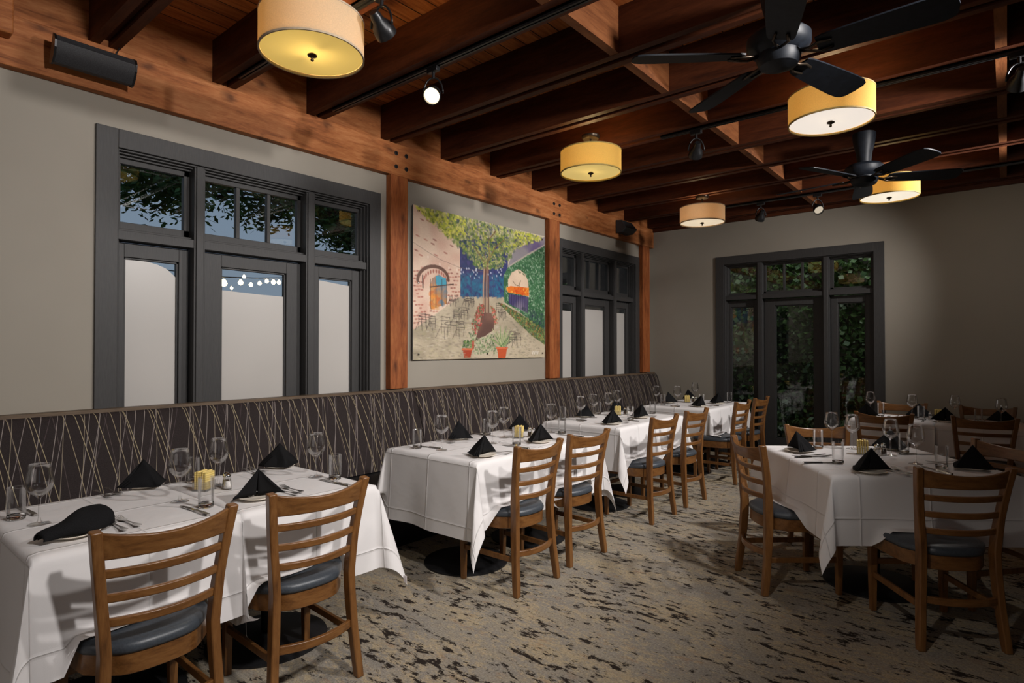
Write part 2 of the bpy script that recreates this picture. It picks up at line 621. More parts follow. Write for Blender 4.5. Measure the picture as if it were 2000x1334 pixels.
class Proto:
    """one built thing; the first placing moves it, every later one copies it part by part"""

    def __init__(self, root):
        self.root = root
        self.used = False
        remember(root)

    def place(self, loc, rz, label, group=None, cat=None):
        o = self.root if not self.used else copy_tree(self.root)
        self.used = True
        o.location = loc
        o.rotation_euler = (0, 0, rz)
        tag(o, label, cat, group)
        return o


def struct(o, label=None):
    o['kind'] = 'structure'
    if label:
        o['label'] = label
    return o


# ---------------------------------------------------------------- room shell
YB = 8.15        # back wall plane
XR = 7.6         # wall beside the camera
YF = -2.5        # wall behind the camera
ZC = 3.483       # ceiling planks
W1 = (1.103, 3.161)
W2 = (5.735, 7.793)
DB = (1.003, 3.005)

struct(MB().box(-0.15, XR, YF, YB + 0.15, -0.06, 0.0).build('floor', M['carpet']))
struct(MB().box(-0.15, XR, YF, YB + 0.15, ZC, ZC + 0.05).build('ceiling', M['plank']))


def wall_boxes(along, a0, a1, openings, z1, fixed0, fixed1):
    m = MB()
    put = (lambda p, q, z0, z1_: m.box(fixed0, fixed1, p, q, z0, z1_)) if along == 'y' else (lambda p, q, z0, z1_: m.box(p, q, fixed0, fixed1, z0, z1_))
    cur = a0
    for o0, o1, oz0, oz1 in openings:
        put(cur, o0, 0, z1)
        put(o0, o1, oz1, z1)
        if oz0 > 0:
            put(o0, o1, 0, oz0)
        cur = o1
    put(cur, a1, 0, z1)
    return m


struct(wall_boxes('y', YF, YB + 0.15, [(W1[0] + 0.1, W1[1] - 0.09, 0.0, 2.65), (W2[0] + 0.1, W2[1] - 0.09, 0.0, 2.65)], ZC, -0.16, 0.0).build('wall_left', M['wall']))
struct(wall_boxes('x', 0.0, XR, [(DB[0] + 0.1, DB[1] - 0.09, 0.0, 2.60)], ZC, YB, YB + 0.16).build('wall_back', M['wall']))
struct(wall_boxes('y', YF, YB + 0.15, [(-1.9, -0.3, 0.9, 2.4)], ZC, XR, XR + 0.15).build('wall_right', M['wall']))
struct(wall_boxes('x', -0.15, XR, [(1.5, 4.5, 0.95, 2.45)], ZC, YF - 0.15, YF).build('wall_front', M['wall']))
struct(MB().box(0, XR, YB - 0.012, YB, 0, 0.12).box(0, DB[0], YB - 0.012, YB, 0, 0.12).build('baseboard_back', M['joinery']))

# beam along the bench wall, the rim above it, posts
struct(MB().box(0.0, 0.065, YF, YB, 2.925, 3.2).build('ceiling_beam', M['beam'], bevel=0.004), 'long orange-brown wooden beam along the bench wall')
struct(MB().box(0.0, 0.05, YF, YB, 3.2, ZC).build('ceiling_beam_rim', M['beam']), 'brown rim board between the joist ends above the bench wall beam')
posts = []
for i, (a, b, lb) in enumerate(((3.228, 3.418, 'brown wooden post between the big window and the painting'), (5.525, 5.725, 'brown wooden post between the painting and the corner window'), (7.80, 8.02, 'brown wooden post in the room corner'))):
    p = struct(MB().box(0.0, 0.065, a, b, 1.085, 2.925).build('wall_column', M['post'], bevel=0.004), lb)
    posts.append(p)
for yc in (3.341, 5.665):
    for dy in (-0.057, 0.055):
        for z in (3.0, 3.115):
            o = MB().lathe([(0.0, 0.016), (0.008, 0.016), (0.010, 0.012), (0.010, 0.006), (0.019, 0.005), (0.019, 0.0), (0, 0)], 12).build('bolt', M['iron'], smooth=True, angle=40)
            o.location = (0.065, yc + dy, z)
            o.rotation_euler = (0, PI / 2, 0)
            tag(o, '%s bolt of four on the beam, %s, over the post beside the %s' % ('upper' if z > 3.05 else 'lower', 'camera side' if dy < 0 else 'far side', 'big window' if yc < 4 else 'corner window'), 'bolt',
                'bolts over the post by the ' + ('big window' if yc < 4 else 'corner window'))

# paired joists
JY = [3.13 + 0.692 * k for k in range(-8, 8)]
for k, y0 in enumerate(JY):
    if y0 + 0.15 > YB - 0.01:
        continue
    m = MB().box(0.05, XR, y0, y0 + 0.052, 3.2, ZC).box(0.05, XR, y0 + 0.098, y0 + 0.15, 3.2, ZC).box(0.05, XR, y0 + 0.052, y0 + 0.098, 3.24, ZC)
    o = m.build('ceiling_beam_joist', M['joist'])
    struct(o, 'dark brown paired ceiling joist running across the room from the bench wall')
    o['group'] = 'paired ceiling joists'
# blocking rows between joists
rb = random.Random(3)
for x0, nm in ((2.27, 'aisle'), (4.06, 'fan')):
    for k in range(len(JY) - 1):
        a, b = JY[k] + 0.15, JY[k + 1]
        if b < 0 or b > YB:
            continue
        o = MB().box(x0, x0 + 0.055, a, b, 3.2 + rb.uniform(0, 0.004), ZC).build('ceiling_beam_blocking', M['block'])
        struct(o, 'short brown blocking board between two ceiling joists')
        o['group'] = 'blocking boards between the joists'
# lintel board where the ceiling meets the back wall
struct(MB().box(0.065, XR, YB - 0.035, YB, 3.155, 3.26).build('trim_1', M['joist']))
# heavy timber end in the upper corner of the bench wall
struct(MB().box(0.065, 0.16, YF, 0.70, 3.06, ZC).build('ceiling_beam_end', M['beam'], bevel=0.01), 'thick timber end fixed over the bench wall beam')


# ---------------------------------------------------------------- windows and the glazed door
def door_unit(name, W, place, frosted, label, trans_z=(2.213, 2.573), top=2.75, zb=0.03, clear_door_bottom=0.25, hw=False):
    """place(s, d, z) -> world; s along the wall, d depth towards the room"""
    k = W / 2.058
    root = empty(name)
    struct(root, label)

    def b(mb, s0, s1, d0, d1, z0, z1):
        p = [place(s, d, z) for z in (z0, z1) for s, d in ((s0, d0), (s1, d0), (s1, d1), (s0, d1))]
        mb.add(p, [(0, 3, 2, 1), (4, 5, 6, 7), (0, 1, 5, 4), (1, 2, 6, 5), (2, 3, 7, 6), (3, 0, 4, 7)])
    s = [x * k for x in (0, .115, .56, .63, 1.375, 1.45, 1.945, 2.058)]
    m = MB()
    b(m, s[0], s[1], 0.0, 0.018, zb, top)
    b(m, s[6], s[7], 0.0, 0.018, zb, top)
    b(m, s[1], s[6], 0.0, 0.018, top - 0.112, top)
    m.build('casing', M['joinery'], root, bevel=0.002)
    m = MB()                      # stepped jambs
    for i, (dd, st) in enumerate(((-0.035, 0.010), (-0.065, 0.020), (-0.095, 0.032), (-0.13, 0.045))):
        pd = -0.005 if i == 0 else (-0.035, -0.065, -0.095)[i - 1]
        b(m, s[1] - 0.02, s[1] + st, dd, pd, zb, top - 0.11 - st)
        b(m, s[6] - st, s[6] + 0.02, dd, pd, zb, top - 0.11 - st)
        b(m, s[1] - 0.02, s[6] + 0.02, dd, pd, top - 0.112 - st, top - 0.09)
    m.build('jamb', M['joinery'], root, bevel=0.001)
    for q in (2, 4):
        m = MB()
        b(m, s[q], s[q + 1], -0.13, -0.012, zb, top - 0.115)
        b(m, s[q] + 0.012, s[q + 1] - 0.012, -0.012, -0.002, zb, top - 0.12)
        m.build('mullion', M['joinery'], root, bevel=0.002)
    m = MB()
    b(m, s[1], s[6], -0.13, -0.016, 2.092, 2.148)
    b(m, s[1], s[6], -0.13, -0.05, 2.148, 2.165)
    m.build('transom_rail', M['joinery'], root, bevel=0.002)
    spans = ((s[1], s[2], .18, .496), (s[3], s[4], .772, 1.256), (s[5], s[6], 1.531, 1.842))
    g0, g1 = -0.118, -0.112
    for i, (a, c, ga, gc) in enumerate(spans):
        ga *= k
        gc *= k
        # transom light
        m = MB()
        ins = 0.035 if i != 1 else 0.028
        b(m, a, a + ins, -0.13, -0.09, 2.165, 2.63)
        b(m, c - ins, c, -0.13, -0.09, 2.165, 2.63)
        b(m, a, c, -0.13, -0.09, trans_z[1], 2.64)
        b(m, a, c, -0.13, -0.09, 2.165, trans_z[0])
        if i == 1:
            for q in (1, 2):
                mm = a + ins + (c - a - 2 * ins) * q / 3
                b(m, mm - 0.013, mm + 0.013, -0.128, -0.092, trans_z[0], trans_z[1])
        sash = m.build('transom_sash', M['joinery'], root, bevel=0.002)
        m = MB()
        b(m, a + 0.02, c - 0.02, g0, g1, trans_z[0] - 0.01, trans_z[1] + 0.01)
        m.build('transom_pane', M['pane'], sash)
        # lower leaf
        m = MB()
        dtop = 2.085
        b(m, a + 0.006, ga, -0.14, -0.085, zb, dtop)
        b(m, gc, c - 0.006, -0.14, -0.085, zb, dtop)
        b(m, ga, gc, -0.14, -0.085, 1.998, dtop)
        b(m, ga, gc, -0.14, -0.085, zb, clear_door_bottom)
        # glazing bead
        for e in ((ga, ga + 0.012, clear_door_bottom, 1.998), (gc - 0.012, gc, clear_door_bottom, 1.998), (ga, gc, 1.986, 1.998), (ga, gc, clear_door_bottom, clear_door_bottom + 0.012)):
            b(m, e[0], e[1], -0.13, -0.10, e[2], e[3])
        leaf = m.build('door_leaf' if i == 1 else 'sidelight_frame', M['joinery'], root, bevel=0.002)
        m = MB()
        b(m, ga - 0.005, gc + 0.005, g0, g1, clear_door_bottom - 0.005, 2.0)
        m.build('glass_pane', M['pane'], leaf)
        if frosted:
            tops = frosted[i]
            pts = [(ga + 0.012, clear_door_bottom + 0.012), (gc - 0.012, clear_door_bottom + 0.012)] + [(ga + 0.012 + (gc - ga - 0.024) * f_, z_) for f_, z_ in reversed(tops)]
            n_ = len(pts)
            m = MB()
            m.add([place(p[0], -0.1115, p[1]) for p in pts] + [place(p[0], -0.1095, p[1]) for p in pts],
                  [tuple(range(n_)), tuple(reversed(range(n_, 2 * n_)))] + [(j, (j + 1) % n_, n_ + (j + 1) % n_, n_ + j) for j in range(n_)])
            fo = m.build('frosted_film', M['frost'], leaf)
            fo['label'] = 'milky frosted film'
    return root


fr1 = [[(0, 1.984), (.42, 1.984), (.62, 1.972), (.80, 1.952), (.90, 1.928), (1.0, 1.90)], [(0, 1.838), (.3, 1.832), (.6, 1.826), (1, 1.822)], [(0, 1.975), (1, 1.95)]]
fr2 = [[(0, 1.90), (1, 1.90)], [(0, 1.945), (1, 1.945)], [(0, 1.93), (1, 1.93)]]
door_unit('window_1', W1[1] - W1[0], lambda s, d, z: (d, W1[0] + s, z), fr1, 'big charcoal framed window with frosted lower panes above the bench')
door_unit('window_2', W2[1] - W2[0], lambda s, d, z: (d, W2[0] + s, z), fr2, 'charcoal framed window with frosted lower panes beside the room corner')
door_unit('door_1', DB[1] - DB[0], lambda s, d, z: (DB[0] + s, YB - d, z), None, 'charcoal glazed door with sidelights in the back wall', trans_z=(2.19, 2.56), top=2.692)

# ---------------------------------------------------------------- ceiling lamps
LAMPS = [
    (1.46, 1.62, 'big drum ceiling lamp with a yellow lit underside over the bench tables', (1.0, 0.66, 0.15), (0.95, 0.80, 0.34), 0.43, (0.76, 0.60, 0.42), 0.06, 15, (1.0, 0.72, 0.36)),
    (3.24, 4.24, 'drum ceiling lamp with a white lit underside behind a fan blade', (1.0, 0.90, 0.80), (0.95, 0.90, 0.84), 0.78, (0.78, 0.52, 0.16), 0.17, 9, (1.0, 0.74, 0.42)),
    (1.455, 4.20, 'golden drum ceiling lamp glowing above the painting side of the aisle', (1.0, 0.72, 0.22), (0.93, 0.80, 0.40), 0.46, (0.80, 0.57, 0.16), 0.16, 7, (1.0, 0.72, 0.36)),
    (1.395, 6.70, 'cream drum ceiling lamp near the corner speaker', (1.0, 0.82, 0.58), (0.92, 0.86, 0.76), 0.68, (0.80, 0.60, 0.38), 0.10, 6, (1.0, 0.76, 0.46)),
    (3.24, 6.72, 'golden drum ceiling lamp partly hidden by the far fan', (1.0, 0.90, 0.74), (0.94, 0.90, 0.80), 0.86, (0.82, 0.56, 0.15), 0.20, 7, (1.0, 0.74, 0.42)),
]
for i, (x, y, lb, ecol, dcol, est, scol, sst, watts, lcol) in enumerate(LAMPS):
    root = empty('drum_ceiling_lamp', (x, y, 0))
    tag(root, lb, 'ceiling lamp')
    R, z0, z1 = 0.25, 2.885, 3.065
    sm = mat_emit('lamp_shade_linen', (1.0, 0.66, 0.17) if i != 3 else (1.0, 0.72, 0.40), sst, None, scol, 0.45)
    m = MB()
    prof = [(R, z0), (R, z1), (R - 0.004, z1), (R - 0.004, z0)]
    n = 64
    vv = [(r * math.cos(2 * PI * a / n), r * math.sin(2 * PI * a / n), z) for r, z in prof for a in range(n)]
    ff = [(j * n + a, j * n + (a + 1) % n, ((j + 1) % 4) * n + (a + 1) % n, ((j + 1) % 4) * n + a) for j in range(4) for a in range(n)]
    shade = m.add(vv, ff).build('lamp_shade', sm, root, smooth=True, angle=40)
    for zz, hh in ((z0 - 0.002, 0.009), (z1 - 0.006, 0.009)):
        m = MB()
        prof = [(R + 0.0015, zz), (R + 0.0015, zz + hh), (R - 0.006, zz + hh), (R - 0.006, zz)]
        vv = [(r * math.cos(2 * PI * a / n), r * math.sin(2 * PI * a / n), z) for r, z in prof for a in range(n)]
        m.add(vv, ff).build('shade_rim', mat_plain('lamp_rim_tape', tuple(c * 0.55 for c in scol), 0.7), shade, smooth=True, angle=40)
    dm = mat_emit('lamp_diffuser', ecol, est, None, dcol, (0.050, 0.008, 0.040, 0.012, 0.012)[i])
    MB().lathe([(0, z0 + 0.012), (0.08, z0 + 0.012), (0.16, z0 + 0.012), (R - 0.006, z0 + 0.012)], 48, cap=False).build('diffuser', dm, root)
    MB().lathe([(0, z0 - 0.030), (0.006, z0 - 0.028), (0.009, z0 - 0.022), (0.006, z0 - 0.015), (0.008, z0 - 0.010), (0.022, z0 - 0.004), (0.024, z0 + 0.002), (0.012, z0 + 0.010), (0, z0 + 0.011)], 20).build('finial', M['bronze'], root, smooth=True)
    MB().lathe([(0.007, z0 + 0.016), (0.007, 3.19), (0.007, 3.19)], 10).box(-0.24, 0.24, -0.006, 0.006, z1 - 0.02, z1 - 0.012).build('stem', M['bronze'], root)
    MB().lathe([(0.065, 3.17), (0.075, 3.185), (0.075, 3.2), (0.075, 3.2)], 24).build('ceiling_canopy', M['bronze'], root, smooth=True, angle=40)
    for q in (-1, 1):
        bb = MB().lathe([(0, 0), (0.014, 0.0), (0.014, 0.03), (0.028, 0.06), (0.030, 0.075), (0.022, 0.095), (0, 0.105)], 14)
        o = bb.build('bulb', mat_emit('lamp_bulb_glass', lcol, 4.0), root, smooth=True)
        o.location = (q * 0.05, 0, z0 + 0.06)
    d = bpy.data.lights.new('lamp_light', 'POINT')
    d.energy = watts
    d.color = lcol
    d.shadow_soft_size = 0.03
    o = bpy.data.objects.new('lamp_light', d)
    o.location = (0.0, 0.0, z0 + 0.115)
    o.parent = root
    col.objects.link(o)


# ---------------------------------------------------------------- ceiling fans
def fan(x, y, zb, a0, label, boxed):
    root = empty('ceiling_fan', (x, y, 0))
    tag(root, label, 'ceiling fan')
    MB().lathe([(0.0, 3.2), (0.085, 3.2), (0.085, 3.17), (0.075, 3.10), (0.060, 3.04), (0.05, zb + 0.125), (0, zb + 0.125)], 28).build('canopy', M['fan'], root, smooth=True, angle=40)
    MB().lathe([(0, zb + 0.13), (0.05, zb + 0.125), (0.12, zb + 0.11), (0.145, zb + 0.085), (0.145, zb + 0.045), (0.125, zb + 0.02), (0.10, zb + 0.005), (0.10, zb - 0.02), (0.085, zb - 0.05), (0.04, zb - 0.065), (0, zb - 0.068)], 36).build('motor_housing', M['fan'], root, smooth=True, angle=40)
    pitch = math.radians(-13)
    for k in range(5):
        a = math.radians(a0 + 72 * k)
        m = MB()
        N = 16
        top, bot = [], []
        prof = [(0.17, 0.052), (0.20, 0.062), (0.30, 0.070), (0.45, 0.078), (0.58, 0.083), (0.65, 0.081), (0.685, 0.070), (0.70, 0.048), (0.705, 0.0)]
        pts = [(r, w) for r, w in prof] + [(r, -w) for r, w in reversed(prof[:-1])]
        n = len(pts)
        vv = []
        for t_ in (0.004, -0.004):
            for r, w in pts:
                yy, zz = w * math.cos(pitch) - t_ * math.sin(pitch), w * math.sin(pitch) + t_ * math.cos(pitch)
                vv.append((r * math.cos(a) - yy * math.sin(a), r * math.sin(a) + yy * math.cos(a), zb + zz))
        m.add(vv, [tuple(range(n)), tuple(reversed(range(n, 2 * n)))] + [(j, n + j, n + (j + 1) % n, (j + 1) % n) for j in range(n)])
        bl = m.build('fan_blade', M['fan'], root, smooth=True, angle=30)
        m = MB()
        for w0 in (-0.02, 0.02):
            path = [(0.10, w0 * 0.3, zb - 0.002), (0.14, w0, zb - 0.012), (0.18, w0 * 1.6, zb - 0.012 + w0 * 1.6 * math.tan(pitch)), (0.235, w0 * 1.2, zb - 0.010 + w0 * 1.2 * math.tan(pitch))]
            m.tube([(p[0] * math.cos(a) - p[1] * math.sin(a), p[0] * math.sin(a) + p[1] * math.cos(a), p[2]) for p in path], 0.007, 8)
        m.build('blade_bracket', M['bronze'], bl, smooth=True)
    return root


fan(3.26, 3.03, 2.85, 0.8, 'black five-blade ceiling fan over the square table, nearer of the two', True)
fan(3.21, 5.60, 2.83, 28.6, 'black five-blade ceiling fan closer to the back wall', False)


# ---------------------------------------------------------------- track rails and heads
def track(x0, x1, y, label):
    m = MB().box(x0, x1, y - 0.018, y - 0.005, 3.176, 3.2).box(x0, x1, y + 0.005, y + 0.018, 3.176, 3.2).box(x0, x1, y - 0.018, y + 0.018, 3.188, 3.2)
    o = m.build('lighting_track', M['black_metal'])
    tag(o, label, 'lighting track')


track(0.30, 4.6, 2.513, 'black lighting track carrying the lit spotlight over the bench')
track(0.30, 4.6, 1.820, 'black lighting track behind the big drum lamp')
track(1.9, 4.7, 4.590, 'black lighting track running past the golden drum lamps')
track(0.9, 4.9, 7.355, 'black lighting track next to the back wall')


def head(x, y, aim, label, lit, drop=0.0):
    root = empty('track_spotlight', (x, y, 0))
    tag(root, label, 'spotlight')
    MB().box(-0.045, 0.045, -0.016, 0.016, 3.148, 3.177).build('track_adapter', M['black_metal'], root, bevel=0.003)
    zc = 3.015
    MB().lathe([(0.010, 3.11), (0.010, 3.148), (0.010, 3.148)], 10).build('stem', M['black_metal'], root)
    d = (Vector(aim) - Vector((x, y, zc))).normalized()
    q = d.to_track_quat('Z', 'Y')
    side = q @ Vector((1, 0, 0))
    side.z = 0
    side.normalize()
    m = MB()
    path = []
    for k in range(13):
        t_ = PI * k / 12
        path.append((side.x * 0.062 * math.cos(t_), side.y * 0.062 * math.cos(t_), zc + 0.0 + 0.10 * math.sin(t_)))
    m.tube(path, 0.006, 8, up=(side.y, -side.x, 0.001))
    m.build('yoke', M['black_metal'], root, smooth=True)
    m = MB().lathe([(0, -0.075), (0.022, -0.075), (0.028, -0.055), (0.030, -0.03), (0.050, 0.0), (0.055, 0.03), (0.055, 0.05), (0.049, 0.05), (0.047, 0.032), (0, 0.030)], 28)
    o = m.build('lamp_head', M['black_metal'], root, smooth=True, angle=35)
    o.location = (0, 0, zc)
    o.rotation_mode = 'QUATERNION'
    o.rotation_quaternion = q
    lens = MB().lathe([(0, 0.034), (0.025, 0.036), (0.046, 0.034), (0.046, 0.0325), (0, 0.0325)], 24)
    lo = lens.build('lens', mat_emit('lit_spot_lens', (1.0, 0.80, 0.50), 9.0) if lit > 1 else (mat_emit('dim_spot_lens', (1.0, 0.85, 0.65), 0.6 * lit + 0.02)), root, smooth=True)
    lo.location = (0, 0, zc)
    lo.rotation_mode = 'QUATERNION'
    lo.rotation_quaternion = q
    if lit > 1:
        s = spot_light('spotlight_beam', (x, y, zc), aim, 22, (1.0, 0.88, 0.70), 60, 0.8, 0.03)
        s.location = Vector((x, y, zc)) + d * 0.06
    return root


head(1.37, 2.513, (2.6, 0.6, 1.2), 'black track spotlight with a bright lit lens beside the big drum lamp', 2)
head(1.75, 1.820, (1.0, 4.5, 1.5), 'black track spotlight cut by the top of the picture', 0)
head(2.20, 4.590, (1.2, 6.0, 1.6), 'unlit black track spotlight between the golden drum lamps', 0)
head(4.17, 4.590, (3.5, 7.5, 1.0), 'black track spotlight at the outer edge of the ceiling', 0)
head(1.85, 7.355, (1.2, 8.1, 1.9), 'unlit black track spotlight beside the cream drum lamp', 0)
head(2.47, 7.355, (3.4, 6.0, 1.6), 'black track spotlight with a small lit face near the back wall', 0.9)

# ---------------------------------------------------------------- speakers
sp = empty('wall_speaker', (0.0, 0, 0))
tag(sp, 'long black bar speaker mounted on the beam beside the big drum lamp', 'speaker')
m = MB()
sec = [(-0.075, 0.06), (-0.06, 0.085), (-0.02, 0.098), (0.02, 0.098), (0.055, 0.088), (0.075, 0.06), (0.075, 0.03), (-0.075, 0.03)]
ys = [0.865, 0.875, 1.225, 1.235]
ang = math.radians(-28)


def spk(a_, b_):
    return (0.13 + b_ * math.cos(ang) + a_ * math.sin(ang) * -1, 3.065 + a_ * math.cos(ang) + b_ * math.sin(ang))


n = len(sec)
vv = []
for yy in ys:
    for (a_, b_) in sec:
        p = spk(a_, b_)
        vv.append((p[0], yy, p[1]))
m.add(vv, [(j * n + i, j * n + (i + 1) % n, (j + 1) * n + (i + 1) % n, (j + 1) * n + i) for j in range(3) for i in range(n)] + [tuple(range(n)), tuple(reversed(range(3 * n, 4 * n)))])
m.build('grille', M['speaker'], sp, smooth=True, angle=30)
for yy in (0.855, 1.235):
    sec2 = [(a_ * 1.05, b_ * 1.04) for a_, b_ in sec]
    vv = []
    for y2 in (yy, yy + 0.01):
        for (a_, b_) in sec2:
            p = spk(a_, b_)
            vv.append((p[0], y2, p[1]))
    MB().add(vv, [(i, (i + 1) % n, n + (i + 1) % n, n + i) for i in range(n)] + [tuple(range(n)), tuple(reversed(range(n, 2 * n)))]).build('end_cap', M['black_metal'], sp)
MB().box(0.066, 0.16, 1.02, 1.08, 3.04, 3.09).build('bracket', M['black_metal'], sp)
MB().tube([(0.12, 1.16, 3.12), (0.10, 1.19, 3.19), (0.08, 1.20, 3.24), (0.07, 1.17, 3.28)], 0.004, 6).build('cable', M['black_metal'], sp, smooth=True)

sp = empty('wall_speaker', (0.0, 0, 0))
tag(sp, 'small black wedge speaker mounted on the beam above the corner window', 'speaker')
P = [(0.075, 3.16), (0.075, 2.985), (0.16, 2.99), (0.225, 3.045), (0.16, 3.15)]
n = len(P)
y0, y1 = 7.02, 7.30
MB().add([(p[0], y0, p[1]) for p in P] + [(p[0] + (0.02 if i in (2, 3) else 0), y1, p[1]) for i, p in enumerate(P)],
         [tuple(range(n)), tuple(reversed(range(n, 2 * n)))] + [(i, n + i, n + (i + 1) % n, (i + 1) % n) for i in range(n)]).build('speaker_body', M['speaker'], sp, bevel=0.004)
MB().box(0.066, 0.08, 7.12, 7.20, 3.03, 3.10).build('bracket', M['black_metal'], sp)

# ---------------------------------------------------------------- banquette along the wall
BP = [(0.075, 1.058), (0.105, 1.062), (0.125, 1.048), (0.150, 0.990), (0.180, 0.90), (0.212, 0.80), (0.240, 0.68), (0.262, 0.58), (0.275, 0.50), (0.28, 0.46), (0.20, 0.455), (0.04, 0.455), (0.03, 1.04)]
for i, (a, b, lb) in enumerate(((-1.6, 3.455, 'long dark patterned banquette below the big window'), (3.465, 5.86, 'dark patterned banquette section below the painting'), (5.87, YB - 0.005, 'dark patterned banquette section ending in the room corner'))):
    root = empty('banquette', (0, a, 0))
    tag(root, lb, 'banquette', 'banquettes along the wall')
    n = len(BP)
    m = MB()
    lens_ = [0]
    for j in range(1, n):
        lens_.append(lens_[-1] + math.dist(BP[j], BP[j - 1]))
    vv, uv = [], []
    ysl = [0, 0.012, 0.03] + [0.3 + 0.3 * q for q in range(int((b - a - 0.6) / 0.3))] + [b - a - 0.03, b - a - 0.012, b - a]
    for q, yy in enumerate(ysl):
        inset = 0.016 if q in (0, len(ysl) - 1) else (0.006 if q in (1, len(ysl) - 2) else 0)
        for j, (x_, z_) in enumerate(BP):
            sh = inset if 0 < j < 10 else 0
            vv.append((x_ - sh, yy, z_ - (sh if j < 4 else 0)))
            uv.append((a + yy, 1.2 - lens_[j]))
    ff = [(q * n + j, q * n + (j + 1) % n, (q + 1) * n + (j + 1) % n, (q + 1) * n + j) for q in range(len(ysl) - 1) for j in range(n)]
    ff += [tuple(range(n)), tuple(reversed(range((len(ysl) - 1) * n, len(ysl) * n)))]
    m.add(vv, ff)
    m.uv = uv
    m.build('backrest', M['uphol'], root, smooth=True, angle=50)
    L = b - a
    sx = 0.78
    MB().box(0.02, sx, 0.0, L, 0.36, 0.452).build('seat', M['black_vinyl'], root, bevel=0.03, bseg=4)
    MB().box(0.02, sx - 0.06, 0.0, L, 0.0, 0.36).build('base', M['black_vinyl'], root)
    MB().box(0.003, 0.085, 0.0, L, 1.055, 1.079).build('ledge', M['ledge'], root, bevel=0.003)


# ---------------------------------------------------------------- dining chair
def make_chair():
    root = empty('dining_chair')
    tag(root, 'chair', 'chair')

    def postx(z):
        xs = [(0.0, -0.262), (0.10, -0.250), (0.22, -0.238), (0.36, -0.228), (0.46, -0.226), (0.56, -0.231), (0.66, -0.241), (0.76, -0.257), (0.87, -0.280)]
        for (za, xa), (zb_, xb) in zip(xs, xs[1:]):
            if z <= zb_:
                t_ = (z - za) / (zb_ - za)
                return xa + (xb - xa) * t_
        return xs[-1][1]

    def posty(z):
        return 0.168 + 0.028 * (1 - min(z / 0.46, 1)) ** 1.4 + 0.042 * max(0, (z - 0.46) / 0.41) ** 1.2
    zs = [0, 0.06, 0.14, 0.22, 0.30, 0.38, 0.46, 0.54, 0.62, 0.70, 0.78, 0.84, 0.868]
    for s in (-1, 1):
        m = MB()
        vv = []
        for z in zs:
            dx = 0.021 if z < 0.3 else (0.024 if z < 0.6 else 0.019)
            dx = 0.017 if z == 0 else dx
            dy = 0.0165
            x, y = postx(z), s * posty(z)
            zz = z if z < 0.868 else z
            vv += [(x - dx, y - dy, zz), (x + dx, y - dy, zz + (0.004 if z == 0.868 else 0)), (x + dx, y + dy, zz + (0.004 if z == 0.868 else 0)), (x - dx, y + dy, zz)]
        ff = [(i * 4 + k, i * 4 + (k + 1) % 4, (i + 1) * 4 + (k + 1) % 4, (i + 1) * 4 + k) for i in range(len(zs) - 1) for k in range(4)]
        ff += [(0, 3, 2, 1), tuple(4 * (len(zs) - 1) + k for k in range(4))]
        m.add(vv, ff).build('leg', M['chair'], root, bevel=0.005)
    for s in (-1, 1):
        m = MB()
        vv = []
        for z, w in ((0, 0.014), (0.2, 0.0175), (0.375, 0.0195), (0.43, 0.0195)):
            x, y = 0.178, s * 0.185
            vv += [(x - w, y - w, z), (x + w, y - w, z), (x + w, y + w, z), (x - w, y + w, z)]
        ff = [(i * 4 + k, i * 4 + (k + 1) % 4, (i + 1) * 4 + (k + 1) % 4, (i + 1) * 4 + k) for i in range(3) for k in range(4)] + [(0, 3, 2, 1), (12, 13, 14, 15)]
        m.add(vv, ff).build('leg', M['chair'], root, bevel=0.003)

    def rail(z0, z1, bow, thick, name, dip=0.0, n=17):
        m = MB()
        vv = []
        for i in range(n):
            t_ = -1 + 2 * i / (n - 1)
            zc = (z0 + z1) / 2
            y = t_ * (posty(zc) - 0.006)
            bx = -bow * (1 - t_ * t_)
            za, zb_ = z0, z1 - dip * (1 - t_ ** 2)
            xa, xb = postx(za) + bx, postx(zb_) + bx
            h = thick / 2
            vv += [(xa - h, y, za), (xa + h, y, za), (xb + h, y, zb_), (xb - h, y, zb_)]
        ff = [(i * 4 + k, i * 4 + (k + 1) % 4, (i + 1) * 4 + (k + 1) % 4, (i + 1) * 4 + k) for i in range(n - 1) for k in range(4)] + [(0, 3, 2, 1), tuple(4 * (n - 1) + k for k in range(4))]
        return m.add(vv, ff).build(name, M['chair_rail'], root, bevel=0.005, bseg=3)
    rail(0.772, 0.862, 0.050, 0.022, 'crest_rail', dip=0.026)
    for z0 in (0.709, 0.628, 0.547):
        rail(z0, z0 + 0.029, 0.046, 0.020, 'backrest_slat')
    # seat outline
    out = []
    for k in range(48):
        a = 2 * PI * k / 48
        c_, s_ = math.cos(a), math.sin(a)
        p = 5.0
        r = (abs(c_) ** p + abs(s_) ** p) ** (-1 / p)
        x, y = r * c_ * 0.213, r * s_ * 0.212
        y *= 1.0 + 0.09 * (x / 0.213)
        if x < 0:
            x -= 0.030 * (1 - (y / 0.2) ** 2) * (-x / 0.213) if abs(y) < 0.2 else 0
        if x < -0.12:
            y *= 1 - 0.16 * min(1, (-x - 0.12) / 0.07)
        else:
            pass
        out.append((x + 0.004, y))
    m = MB()
    rings = [(1.0, 0.437), (1.012, 0.446), (1.012, 0.458), (0.985, 0.470), (0.92, 0.478), (0.75, 0.484), (0.4, 0.487), (0.1, 0.488)]
    vv = [(x * k, y * k, z) for k, z in rings for x, y in out]
    ff = [(j * 48 + i, j * 48 + (i + 1) % 48, (j + 1) * 48 + (i + 1) % 48, (j + 1) * 48 + i) for j in range(len(rings) - 1) for i in range(48)] + [tuple(range(48)), tuple(7 * 48 + i for i in range(48))]
    m.add(vv, ff).build('seat', M['vinyl'], root, smooth=True)
    m = MB()
    vv = []
